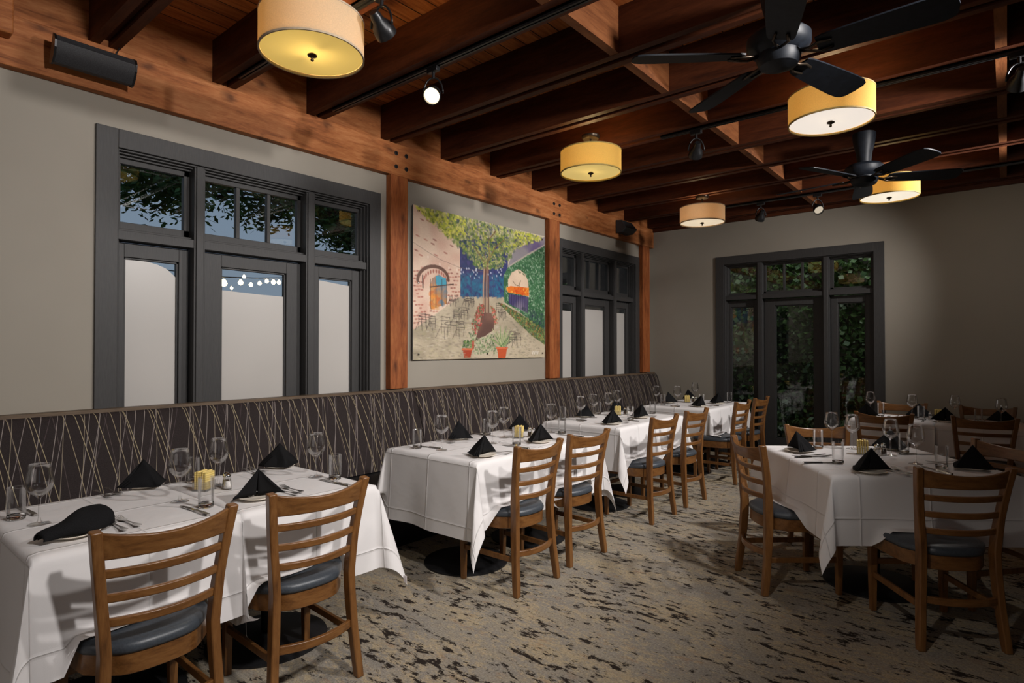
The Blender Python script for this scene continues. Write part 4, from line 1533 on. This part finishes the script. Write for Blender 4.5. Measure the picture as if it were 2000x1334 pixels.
for x, y, w in ((3.475, 6.78, 'beside the pair of napkins'), (3.13, 6.92, 'at the door end'), (3.90, 6.78, 'on the outer table')):
    P_T.place((x, y, TZ), 0, 'clear straight tumbler ' + w + ' by the back wall', 'tumblers by the back wall')
P_C.place((3.60, 6.92, TZ), 0.2, 'square holder of yellow paper packets by the back wall')
P_SA.place((3.545, 6.80, TZ), 0, 'glass salt shaker with a chrome cap by the back wall')


# ---------------------------------------------------------------- painting
def paint_courtyard(W=400, H=300):
    Hm = np.array([[0.0007256602816115343, 2.8659568784417605e-06, -0.021890178637240573], [-2.0545227578166294e-05, -0.000785121196735536, 1.0274521560195395], [-0.00020209548605399426, -1.8196783117578403e-06, 1.0]])
    rng = np.random.default_rng(5)
    img = np.zeros((H, W, 3))
    yy, xx = np.mgrid[0:H, 0:W]

    def uv(p):
        q = Hm @ np.array([p[0], p[1], 1.0])
        return q[0] / q[2] * (W - 1), (1 - q[1] / q[2]) * (H - 1)

    def C(r, g, b):
        return np.array(srgb(r, g, b))
    fn = rng.random((H // 4 + 2, W // 4 + 2))
    coarse = np.kron(rng.random((H // 20 + 1, W // 20 + 1)), np.ones((20, 20)))[:H, :W]
    for _ in range(3):
        k = 9
        cs = np.cumsum(np.pad(coarse, ((k, k), (0, 0)), 'edge'), 0)
        coarse = (cs[2 * k:] - cs[:-2 * k]) / (2 * k)
        cs = np.cumsum(np.pad(coarse, ((0, 0), (k, k)), 'edge'), 1)
        coarse = (cs[:, 2 * k:] - cs[:, :-2 * k]) / (2 * k)
        coarse = coarse[:H, :W]

    def mask(pts):
        P = [uv(p) for p in pts]
        inside = np.zeros((H, W), bool)
        n = len(P)
        for i in range(n):
            x0, y0 = P[i]
            x1, y1 = P[(i + 1) % n]
            if y0 == y1:
                continue
            c = ((y0 > yy) != (y1 > yy)) & (xx < (x1 - x0) * (yy - y0) / (y1 - y0) + x0)
            inside ^= c
        return inside

    def fill(pts, c, a=1.0, c2=None):
        m_ = mask(pts)
        if c2 is not None:
            f = np.clip(coarse * 3 - 1, 0, 1)[..., None]
            colr = c * (1 - f) + c2 * f
            img[m_] = img[m_] * (1 - a) + colr[m_] * a
        else:
            img[m_] = img[m_] * (1 - a) + c * a
        return m_

    def dab(cx, cy_, rx, ry, ang_, c, a=1.0):
        R_ = int(max(rx, ry) + 2)
        x0, x1 = max(0, int(cx) - R_), min(W, int(cx) + R_ + 1)
        y0, y1 = max(0, int(cy_) - R_), min(H, int(cy_) + R_ + 1)
        if x0 >= x1 or y0 >= y1:
            return
        X, Y_ = xx[y0:y1, x0:x1] - cx, yy[y0:y1, x0:x1] - cy_
        ca_, sa_ = math.cos(ang_), math.sin(ang_)
        d = ((X * ca_ + Y_ * sa_) / rx) ** 2 + ((-X * sa_ + Y_ * ca_) / ry) ** 2
        w = np.clip(1.4 - d, 0, 1)[..., None] * a
        img[y0:y1, x0:x1] = img[y0:y1, x0:x1] * (1 - w) + c * w

    def dabs(pts, n, rx, ry, cols, a=0.8, ang_=None):
        m_ = mask(pts)
        ys_, xs_ = np.nonzero(m_)
        if len(ys_) == 0:
            return
        for _ in range(n):
            k = rng.integers(len(ys_))
            s = rng.uniform(0.6, 1.3)
            dab(xs_[k], ys_[k], rx * s, ry * s, rng.uniform(0, PI) if ang_ is None else ang_ + rng.normal() * 0.15, cols[rng.integers(len(cols))], a * rng.uniform(0.6, 1))

    def line(a, b, w, c, al=0.9):
        (x0, y0), (x1, y1) = uv(a), uv(b)
        L = max(1, int(math.hypot(x1 - x0, y1 - y0)))
        for k in range(L + 1):
            t_ = k / L
            dab(x0 + (x1 - x0) * t_, y0 + (y1 - y0) * t_, w, w, 0, c, al)

    def curve(pts, w, c, al=0.9):
        for p, q in zip(pts, pts[1:]):
            line(p, q, w, c, al)
    cream, cream2 = C(216, 190, 168), C(204, 168, 148)
    img[:] = C(190, 178, 158)
    # courtyard floor
    fill([(20, 780), (1100, 780), (1100, 1330), (20, 1330)], C(186, 172, 148), 1, C(160, 148, 126))
    dabs([(20, 1080), (500, 900), (1000, 1100), (1100, 1330), (20, 1330)], 500, 4, 1.6, [C(150, 138, 112), C(200, 190, 172), C(130, 120, 104), C(190, 180, 140)], 0.4, 0)
    # night sky strip
    fill([(400, 330), (800, 300), (800, 790), (400, 790)], C(40, 52, 92), 1, C(56, 60, 110))
    dabs([(405, 600), (780, 600), (780, 790), (405, 790)], 260, 6, 3, [C(34, 96, 126), C(40, 112, 140), C(52, 84, 120)], 0.7)
    dabs([(405, 380), (780, 380), (780, 620), (405, 620)], 200, 5, 4, [C(40, 44, 84), C(66, 62, 110), C(30, 50, 90)], 0.6)
    # left building
    bw_ = [(20, 30), (60, 60), (330, 290), (410, 400), (412, 790), (200, 940), (20, 1070)]
    fill(bw_, cream, 1, cream2)
    red = [C(150, 74, 62), C(168, 96, 80), C(134, 66, 58), C(180, 118, 100)]
    for _ in range(16):
        x_, y_ = rng.uniform(40, 400), rng.uniform(120, 560)
        if y_ > 0.9 * x_:
            q = uv((x_, y_))
            dab(q[0], q[1], 5.5, 1.8, 0.25, red[rng.integers(4)], 0.75)
    for row in range(15):
        for k in range(18):
            y_ = 590 + row * 30 + rng.uniform(-4, 4)
            x_ = 40 + k * 24 + (row % 2) * 12
            if x_ > 405 or (110 < x_ < 310 and y_ < 900) or rng.random() < 0.22 or y_ > 1060 - 0.62 * x_:
                continue
            q = uv((x_, y_ - x_ * 0.05))
            dab(q[0], q[1], 3.7, 1.7, -0.1, red[rng.integers(4)], 0.8)
    # arch and door
    arc = [(175 + 125 * math.cos(t_) + 15, 660 - 115 * math.sin(t_)) for t_ in np.linspace(PI, 0, 14)]
    curve(arc, 3.4, C(96, 62, 46))
    arc2 = [(195 + 95 * math.cos(t_) + 10, 680 - 95 * math.sin(t_)) for t_ in np.linspace(PI, 0, 14)]
    for p in arc2:
        q = uv(p)
        dab(q[0], q[1], 2.2, 4.2, 0, C(150, 70, 56), 0.85)
    curve([(105, 620), (108, 720)], 1.6, C(90, 70, 60))
    fill([(170, 690), (185, 640), (240, 610), (300, 660), (300, 850), (170, 900)], C(178, 120, 66), 1, C(110, 130, 140))
    fill([(215, 620), (295, 640), (298, 700), (215, 715)], C(52, 150, 176), 0.9)
    dabs([(170, 700), (240, 700), (240, 890), (170, 890)], 40, 4, 5, [C(222, 140, 50), C(190, 100, 50), C(200, 150, 90)], 0.7)
    dabs([(235, 720), (298, 720), (298, 860), (235, 870)], 25, 4, 5, [C(130, 120, 110), C(180, 140, 90), C(80, 120, 140)], 0.6)
    for x_ in (170, 213, 262, 300):
        line((x_, 650), (x_, 890 - (x_ - 170) * 0.3), 0.9, C(60, 46, 40))
    line((165, 715), (355, 690), 1.3, C(70, 50, 44))
    # roofline and ivy house
    fill([(790, 560), (850, 400), (1100, 295), (1100, 380), (960, 440), (800, 545)], C(104, 90, 124), 1, C(140, 134, 138))
    curve([(1100, 362), (960, 440), (800, 545)], 1.6, C(170, 160, 150))
    ivy = [(1100, 370), (960, 450), (800, 550), (765, 610), (765, 830), (880, 900), (1100, 1080)]
    fill(ivy, C(52, 92, 62), 1, C(66, 108, 74))
    dabs(ivy, 1500, 2.6, 1.5, [C(44, 84, 52), C(96, 140, 100), C(130, 164, 130), C(36, 70, 50), C(70, 116, 70), C(160, 184, 156)], 0.75)
    fill([(800, 720), (800, 650), (830, 590), (885, 560), (940, 600), (965, 660), (972, 790)], C(214, 190, 164), 1, C(198, 172, 148))
    dabs([(860, 560), (945, 570), (940, 620), (900, 600)], 24, 2, 2, [C(60, 90, 50)], 0.8)
    curve([(840, 660), (860, 690), (890, 700)], 0.9, C(90, 80, 60))
    curve([(905, 655), (892, 680), (896, 705)], 0.9, C(90, 80, 60))
    fill([(785, 715), (820, 700), (970, 712), (968, 782), (800, 752)], C(206, 96, 34), 1, C(226, 140, 50))
    dabs([(785, 715), (970, 710), (968, 780), (800, 752)], 40, 3, 2, [C(190, 60, 24), C(236, 170, 70), C(214, 110, 40)], 0.8)
    fill([(805, 762), (968, 790), (960, 920), (805, 845)], C(70, 64, 104), 1, C(120, 110, 130))
    for k in range(9):
        line((812 + k * 18, 765 + k * 3), (810 + k * 18, 850 + k * 8), 0.9, C(44, 40, 70))
    # hedge strip beside the path
    hg = [(715, 835), (770, 850), (1100, 1050), (1100, 1180), (1000, 1110), (860, 980)]
    fill(hg, C(70, 96, 56), 0.9)
    dabs(hg, 420, 3, 1.6, [C(50, 84, 44), C(120, 140, 80), C(160, 160, 90), C(40, 64, 40), C(150, 90, 60)], 0.75)
    dabs([(900, 860), (1100, 930), (1100, 1060), (980, 980)], 120, 4, 2, [C(46, 54, 70), C(60, 84, 70)], 0.6)
    # trunk
    for dx_, cl_ in ((0, C(92, 62, 50)), (14, C(150, 112, 90)), (-14, C(170, 136, 112)), (28, C(104, 74, 60))):
        curve([(612 + dx_, 930), (612 + dx_, 700), (618 + dx_ * 0.8, 560), (612 + dx_, 480)], 2.0, cl_, 0.85)
    tr = C(110, 84, 60)
    for pts in ([(620, 560), (580, 470), (540, 400)], [(630, 540), (650, 440), (640, 330), (700, 250)], [(640, 500), (700, 380), (770, 320)], [(625, 520), (600, 420), (560, 340)], [(640, 470), (690, 420), (760, 410)]):
        curve(pts, 1.7, tr, 0.85)
    # canopy
    can = [(45, 50), (640, 185), (1085, 298), (1060, 330), (960, 350), (860, 400), (790, 520), (700, 560), (560, 560), (500, 500), (420, 420), (330, 320), (230, 250), (140, 150)]
    light = [C(200, 196, 70), C(176, 180, 60), C(148, 160, 62), C(216, 208, 110)]
    midg = [C(110, 134, 58), C(84, 110, 54), C(60, 88, 48), C(142, 150, 84), C(188, 184, 120)]
    dabs(can, 900, 5.2, 2.6, midg, 0.7)
    dabs([(45, 50), (430, 120), (470, 260), (400, 330), (300, 300), (140, 150)], 420, 5, 2.4, light + [C(96, 110, 40), C(60, 70, 60)], 0.8)
    dabs([(300, 120), (900, 240), (850, 400), (420, 420)], 420, 4, 2.2, light[:3] + midg + [C(58, 56, 104), C(44, 60, 60), C(66, 62, 110)], 0.75)
    dabs([(860, 250), (1085, 298), (1000, 345), (850, 380)], 260, 4, 2, light + [C(100, 110, 60), C(64, 60, 90)], 0.8)
    dabs([(500, 400), (800, 400), (760, 560), (540, 560)], 330, 2.8, 1.6, midg + [C(170, 166, 110), C(50, 70, 60)], 0.75)
    for pts in ([(630, 540), (650, 440), (640, 330), (700, 260)], [(640, 500), (700, 380), (770, 325)], [(612, 520), (575, 450), (520, 380)]):
        curve(pts, 1.1, C(120, 92, 62), 0.8)
    # string lights
    wire = [(30, 350), (150, 430), (250, 490), (400, 550), (520, 575), (600, 585)]
    curve(wire, 0.7, C(110, 90, 80), 0.6)
    for p in ((150, 460), (245, 520), (320, 550), (385, 565)):
        q = uv(p)
        dab(q[0], q[1] + 2, 2.2, 3.2, 0, C(226, 206, 190), 0.7)
    for _ in range(26):
        q = uv((rng.uniform(415, 760), rng.uniform(560, 640)))
        dab(q[0], q[1], 1.5, 2.3, 0, C(190, 196, 214), 0.8)
    for x_ in (500, 680):
        line((x_, 600), (x_, 790), 0.7, C(60, 70, 90), 0.6)
    # planting bed
    dabs([(560, 840), (610, 850), (560, 1000), (520, 1130), (500, 1000)], 130, 2.6, 2, [C(70, 100, 60), C(160, 60, 56), C(44, 76, 44)], 0.8)
    fill([(590, 920), (660, 920), (690, 980), (680, 1060), (610, 1110), (530, 1150), (560, 1040)], C(96, 70, 62), 1, C(120, 88, 76))
    dabs([(550, 860), (610, 860), (590, 1000), (540, 1110), (520, 1080)], 130, 2.0, 1.8, [C(170, 50, 48), C(206, 110, 100), C(130, 44, 44), C(80, 110, 60)], 0.85)
    dabs([(655, 860), (700, 900), (715, 1010), (690, 1010)], 90, 2.0, 1.8, [C(170, 50, 48), C(206, 120, 104), C(80, 110, 60)], 0.85)
    dabs([(480, 1080), (560, 1130), (680, 1090), (720, 1250), (520, 1260)], 380, 2.4, 1.6, [C(70, 104, 60), C(120, 146, 96), C(170, 180, 140), C(50, 80, 50), C(190, 186, 160)], 0.75)
    dabs([(430, 1150), (500, 1150), (505, 1230), (425, 1230)], 110, 2.2, 1.6, [C(60, 100, 50), C(110, 140, 70), C(40, 76, 44)], 0.85)
    for k in range(44):
        a_ = rng.uniform(-1.1, 1.1)
        L_ = rng.uniform(90, 190)
        line((750 + rng.uniform(-14, 14), 1200), (750 + math.sin(a_) * L_ * 0.75, 1200 - math.cos(a_) * L_), 0.75, [C(90, 124, 74), C(140, 160, 100), C(60, 96, 60), C(180, 186, 140)][rng.integers(4)], 0.8)
    for (x0, x1, y0, y1) in ((428, 506, 1218, 1286), (706, 790, 1204, 1290)):
        fill([(x0, y0), (x1, y0), (x1 - 14, y1), (x0 + 12, y1)], C(186, 84, 50), 1, C(160, 66, 44))
        line((x0 - 3, y0), (x1 + 3, y0), 2.0, C(206, 110, 74))
    fill([(500, 1150), (525, 1150), (520, 1215), (505, 1215)], C(170, 70, 52), 0.8)
    # sketched chairs and tables
    ink = C(62, 52, 50)

    def chair_(x_, y_, s):
        j = lambda: rng.uniform(-4, 4) * s
        for a_, b_ in (((0, 0), (0, 100)), ((55, 30), (55, 110)), ((0, 0), (50, 4)), ((0, 45), (58, 48)), ((0, 62), (55, 66)), ((22, 60), (24, 130)), ((50, 4), (55, 60)), ((4, 20), (48, 24)), ((-30, 130), (0, 60))):
            line((x_ + a_[0] * s + j(), y_ + a_[1] * s + j()), (x_ + b_[0] * s + j(), y_ + b_[1] * s + j()), 0.8, ink, 0.7)

    def table_(x_, y_, s):
        for k in range(12):
            a_ = 2 * PI * k / 12
            b_ = 2 * PI * (k + 1) / 12
            line((x_ + 60 * s * math.cos(a_), y_ + 13 * s * math.sin(a_)), (x_ + 60 * s * math.cos(b_), y_ + 13 * s * math.sin(b_)), 0.8, ink, 0.75)
        for dx_ in (-35, 0, 38):
            line((x_ + dx_ * s, y_ + 8 * s), (x_ + dx_ * s * 1.2, y_ + 100 * s), 0.8, ink, 0.65)
    for p in ((255, 955, 1.35), (380, 990, 1.1), (75, 930, 1.1), (160, 950, 0.9), (360, 900, 0.75), (420, 880, 0.9), (440, 790, 0.6), (490, 800, 0.6), (320, 790, 0.6), (365, 780, 0.5), (705, 840, 0.8), (740, 890, 0.7), (810, 1070, 1.0), (850, 1080, 0.9)):
        chair_(*p)
    for p in ((350, 1010, 1.1), (130, 950, 0.9), (440, 890, 0.7), (480, 815, 0.6), (350, 820, 0.5), (745, 910, 0.5)):
        table_(*p)
    dabs([(200, 900), (500, 850), (480, 1200), (230, 1200)], 60, 5, 1.6, [C(120, 110, 100), C(150, 140, 124)], 0.35, 0.0)
    dabs([(30, 1060), (420, 860), (560, 1000), (460, 1290), (40, 1290)], 260, 4.5, 1.3, [C(104, 96, 84), C(150, 150, 110), C(90, 84, 78), C(196, 186, 160)], 0.38, 0.05)
    dabs([(740, 900), (1080, 1130), (1080, 1260), (820, 1280)], 200, 4.0, 1.3, [C(110, 104, 92), C(140, 130, 112), C(96, 100, 84)], 0.4, 0.1)
    # pale brushed initials
    for k, (x_, y_) in enumerate(((992, 1232), (1006, 1232), (1020, 1230), (1034, 1230))):
        line((x_, y_), (x_ + 5, y_ + 22), 0.9, C(226, 218, 206), 0.8)
        line((x_ + 5, y_ + 22), (x_ + 10, y_), 0.9, C(226, 218, 206), 0.8)
    img *= (0.94 + 0.12 * rng.random((H, W, 1)))
    return np.clip(img, 0, 1)


pic_root = empty('courtyard_painting', (0.0, 0.0, 0.0))
tag(pic_root, 'large colourful courtyard painting of a tree on a metal panel between two posts', 'painting')
PX0, PX1 = 0.022, 0.034
ya, yb, za, zb_ = 3.503, 5.467, 1.329, 2.718
MB().box(PX0, PX1 - 0.0005, ya, yb, za, zb_).build('panel', mat_plain('panel_edge_grey', (0.10, 0.10, 0.10), 0.4), pic_root)
img = paint_courtyard()
H_, W_ = img.shape[:2]
me = bpy.data.meshes.new('painted_surface')
gy, gx = np.mgrid[0:H_, 0:W_]
co = np.zeros((H_ * W_, 3))
co[:, 0] = PX1
co[:, 1] = (ya + (yb - ya) * gx / (W_ - 1)).ravel()
co[:, 2] = (zb_ - (zb_ - za) * gy / (H_ - 1)).ravel()
idx = (gy[:-1, :-1] * W_ + gx[:-1, :-1]).ravel()
faces = np.stack([idx, idx + W_, idx + W_ + 1, idx + 1], 1)
me.vertices.add(len(co))
me.vertices.foreach_set('co', co.ravel())
me.loops.add(faces.size)
me.loops.foreach_set('vertex_index', faces.ravel())
me.polygons.add(len(faces))
me.polygons.foreach_set('loop_start', np.arange(0, faces.size, 4))
me.update(calc_edges=True)
ca_ = me.color_attributes.new('paint', 'FLOAT_COLOR', 'POINT')
ca_.data.foreach_set('color', np.concatenate([img.reshape(-1, 3), np.ones((H_ * W_, 1))], 1).ravel().astype(np.float32))
t = NT('watercolour_print')
at_ = t.n('VertexColor', layer_name='paint')
M['paint'] = t.done(t.bsdf(at_.outputs[0], 0.35, 0, None, 0.35))
me.materials.append(M['paint'])
po = bpy.data.objects.new('painted_surface', me)
col.objects.link(po)
po.parent = pic_root
po['label'] = 'watercolour courtyard scene'
for sy_, sz_ in ((0.03, 0.035), (0.5, 0.035), (0.97, 0.035), (0.03, 0.965), (0.5, 0.965), (0.975, 0.965), (0.03, 0.5)):
    o = MB().lathe([(0, 0.014), (0.009, 0.013), (0.011, 0.009), (0.011, 0.0), (0, 0)], 16).build('standoff', M['chrome'], pic_root, smooth=True, angle=40)
    o.location = (PX1, ya + (yb - ya) * sy_, zb_ - (zb_ - za) * sz_)
    o.rotation_euler = (0, PI / 2, 0)
for sy_, sz_ in ((0.03, 0.035), (0.97, 0.035), (0.03, 0.965), (0.975, 0.965)):
    o = MB().lathe([(0.008, 0.002), (0.008, PX0)], 12).build('spacer', M['chrome'], pic_root)
    o.location = (0.0, ya + (yb - ya) * sy_, zb_ - (zb_ - za) * sz_)
    o.rotation_euler = (0, PI / 2, 0)


# ---------------------------------------------------------------- outdoors
def leaves(name, mat, pts, size, seed, slim=0.45, droop=0.5):
    rnd = random.Random(seed)
    vv, ff = [], []
    for (x, y, z, nx, ny) in pts:
        s = size * rnd.uniform(0.6, 1.35)
        a = rnd.uniform(0, 2 * PI)
        d = Vector((math.cos(a), math.sin(a), rnd.uniform(-1.2, 0.6) * droop)).normalized()
        side = d.cross(Vector((rnd.uniform(-1, 1) + nx * 2, rnd.uniform(-1, 1) + ny * 2, rnd.uniform(-1, 1)))).normalized()
        c = Vector((x, y, z))
        b = len(vv)
        vv += [c - d * s * 0.5, c + side * s * slim * 0.5, c + d * s * 0.5, c - side * s * slim * 0.5]
        ff.append((b, b + 1, b + 2, b + 3))
    m = MB()
    m.add(vv, ff)
    return m.build(name, mat)


rt = random.Random(21)
tree = empty('courtyard_tree', (-4.6, 6.9, 0))
tag(tree, 'leafy courtyard tree seen through the top panes of the big window', 'tree')
# clusters on branches
pts = []
branches = []
for k in range(84):
    by = rt.uniform(1.5, 5.9)
    low = 2.76 if by < 2.75 else (3.16 if by < 3.7 else (3.02 if by < 4.4 else 2.70))
    bx, bz = rt.uniform(-3.7, -2.7) if by < 4.4 else rt.uniform(-3.1, -2.6), low + 0.16 + abs(rt.gauss(0, 0.45))
    branches.append((bx, by, bz))
    for q in range(135):
        pts.append((bx + rt.gauss(0, 0.22), by + rt.gauss(0, 0.22), bz + rt.gauss(0, 0.11), 0, 0))
pts = [(x + 4.6, y - 6.9, z, a, b) for x, y, z, a, b in pts]
leaves('foliage', M['leaf'], pts, 0.10, 5, 0.36, 1.0)['kind'] = 'stuff'
MB().tube([(0, 0, 0), (0.03, 0.02, 1.2), (0.0, 0.05, 2.4), (0.08, 0.0, 3.4)], lambda i: (0.16, 0.13, 0.11, 0.07)[i], 12).build('trunk', M['bark'], tree, smooth=True)
for o in [x for x in col.objects if x.name.startswith('foliage') and x.parent is None]:
    o.parent = tree
m = MB()
for (bx, by, bz) in branches[::2]:
    m.tube([(0.02, 0.02, 3.1), ((bx + 4.6) * 0.5, (by - 6.9) * 0.5, (bz + 3.5) * 0.5 + 0.25), (bx + 4.6, by - 6.9, bz + 0.05)], lambda i: (0.035, 0.018, 0.006)[i], 6)
m.build('branches', M['bark'], tree, smooth=True)

# string lights across the yard
sl = empty('string_lights', (0, 0, 0))
tag(sl, 'string of glowing bulbs hanging in the yard beyond the big window', 'string lights')
bulbs = [(-3.0, 3.12, 2.215, 0.036), (-3.0, 3.207, 2.20, 0.04), (-3.0, 3.409, 2.225, 0.030), (-3.0, 3.535, 2.21, 0.024), (-3.0, 3.645, 2.235, 0.024), (-3.0, 3.738, 2.270, 0.024), (-3.0, 3.825, 2.265, 0.028), (-3.0, 3.90, 2.270, 0.026), (-3.0, 3.45, 2.30, 0.020), (-3.0, 3.30, 2.15, 0.018)]
bm_ = mat_emit('string_bulb_glow', (1.0, 0.66, 0.30), 16.0)
MB().tube([(-3.0, 2.4, 2.30), (-3.0, 3.2, 2.275), (-3.0, 3.6, 2.30), (-3.0, 4.2, 2.36), (-3.0, 5.5, 2.6)], 0.006, 6).build('cord', M['black_metal'], sl, smooth=True)
for (x, y, z, r) in bulbs:
    o = MB().lathe([(0, -r), (r * 0.7, -r * 0.7), (r, 0), (r * 0.7, r * 0.7), (r * 0.3, r * 1.2), (0, r * 1.3)], 12).build('bulb', bm_, sl, smooth=True)
    o.location = (x, y, z)
struct(MB().box(-9.0, -8.8, -4, 14, -0.1, 2.62).build('exterior_wall', M['stucco']))
struct(MB().box(-6.3, -6.0, 12.6, 21.0, -0.1, 5.4).box(-6.0, -5.9, 15.0, 15.5, -0.1, 5.4).box(-6.0, -5.9, 17.2, 17.6, -0.1, 5.4).build('exterior_wall_neighbour', M['roof']))
struct(MB().box(-0.17, XR + 0.15, YB + 1.65, YB + 1.85, -0.1, 4.4).build('exterior_wall_garden', M['stucco']))
struct(MB().box(-14, 14, -8, YB + 3, -0.16, -0.08).build('exterior_ground', M['soil']))

ri = random.Random(9)
pts = []
for k in range(15000):
    x, z = ri.uniform(-0.2, 4.8), ri.uniform(0, 3.6)
    pts.append((x, -0.16 - abs(ri.gauss(0, 0.05)) - 0.06 * math.sin(x * 5 + z * 3), z, 0, -1))
iv = leaves('ivy_wall_foliage', M['ivy'], pts, 0.085, 6, 0.85, 0.6)
iv.location = (0, YB + 1.65, 0)
tag(iv, 'dense dark ivy covering the garden wall beyond the glazed door', 'ivy', kind='stuff')
rs = random.Random(12)
for cx in (1.6, 2.2, 2.75, 3.2):
    pts = []
    for k in range(500):
        a, r = rs.uniform(0, 2 * PI), rs.uniform(0, 0.32)
        pts.append((r * math.cos(a), r * math.sin(a) * 0.7, rs.uniform(0.05, 0.75) * (1 - (r / 0.45) ** 2), 0, -1))
    sh = empty('garden_shrub', (cx, YB + 1.05, -0.08))
    tag(sh, 'leafy shrub at the ivy wall, %s from the bench side' % {1.6: 'first', 2.2: 'second', 2.75: 'third', 3.2: 'fourth'}[cx], 'shrub', 'shrubs beyond the glazed door')
    leaves('shrub_foliage', M['ivy'], pts, 0.10, int(cx * 10), 0.6, 0.9).parent = sh
    MB().tube([(0, 0, 0), (0.02, 0, 0.3), (0.0, 0.02, 0.55)], lambda i: (0.015, 0.01, 0.006)[i], 6).build('stem', M['bark'], sh, smooth=True)

gl = bpy.data.lights.new('ivy_fill_light', 'AREA')  # unseen light added above the garden so the ivy shows; no lantern there
gl.shape = 'RECTANGLE'
gl.size, gl.size_y = 3.4, 0.3
gl.energy = 26
gl.color = (0.95, 1.0, 0.85)
go = bpy.data.objects.new('ivy_fill_light', gl)
go.location = (2.2, YB + 0.45, 3.9)
go.rotation_euler = (math.radians(38), 0, 0)
col.objects.link(go)
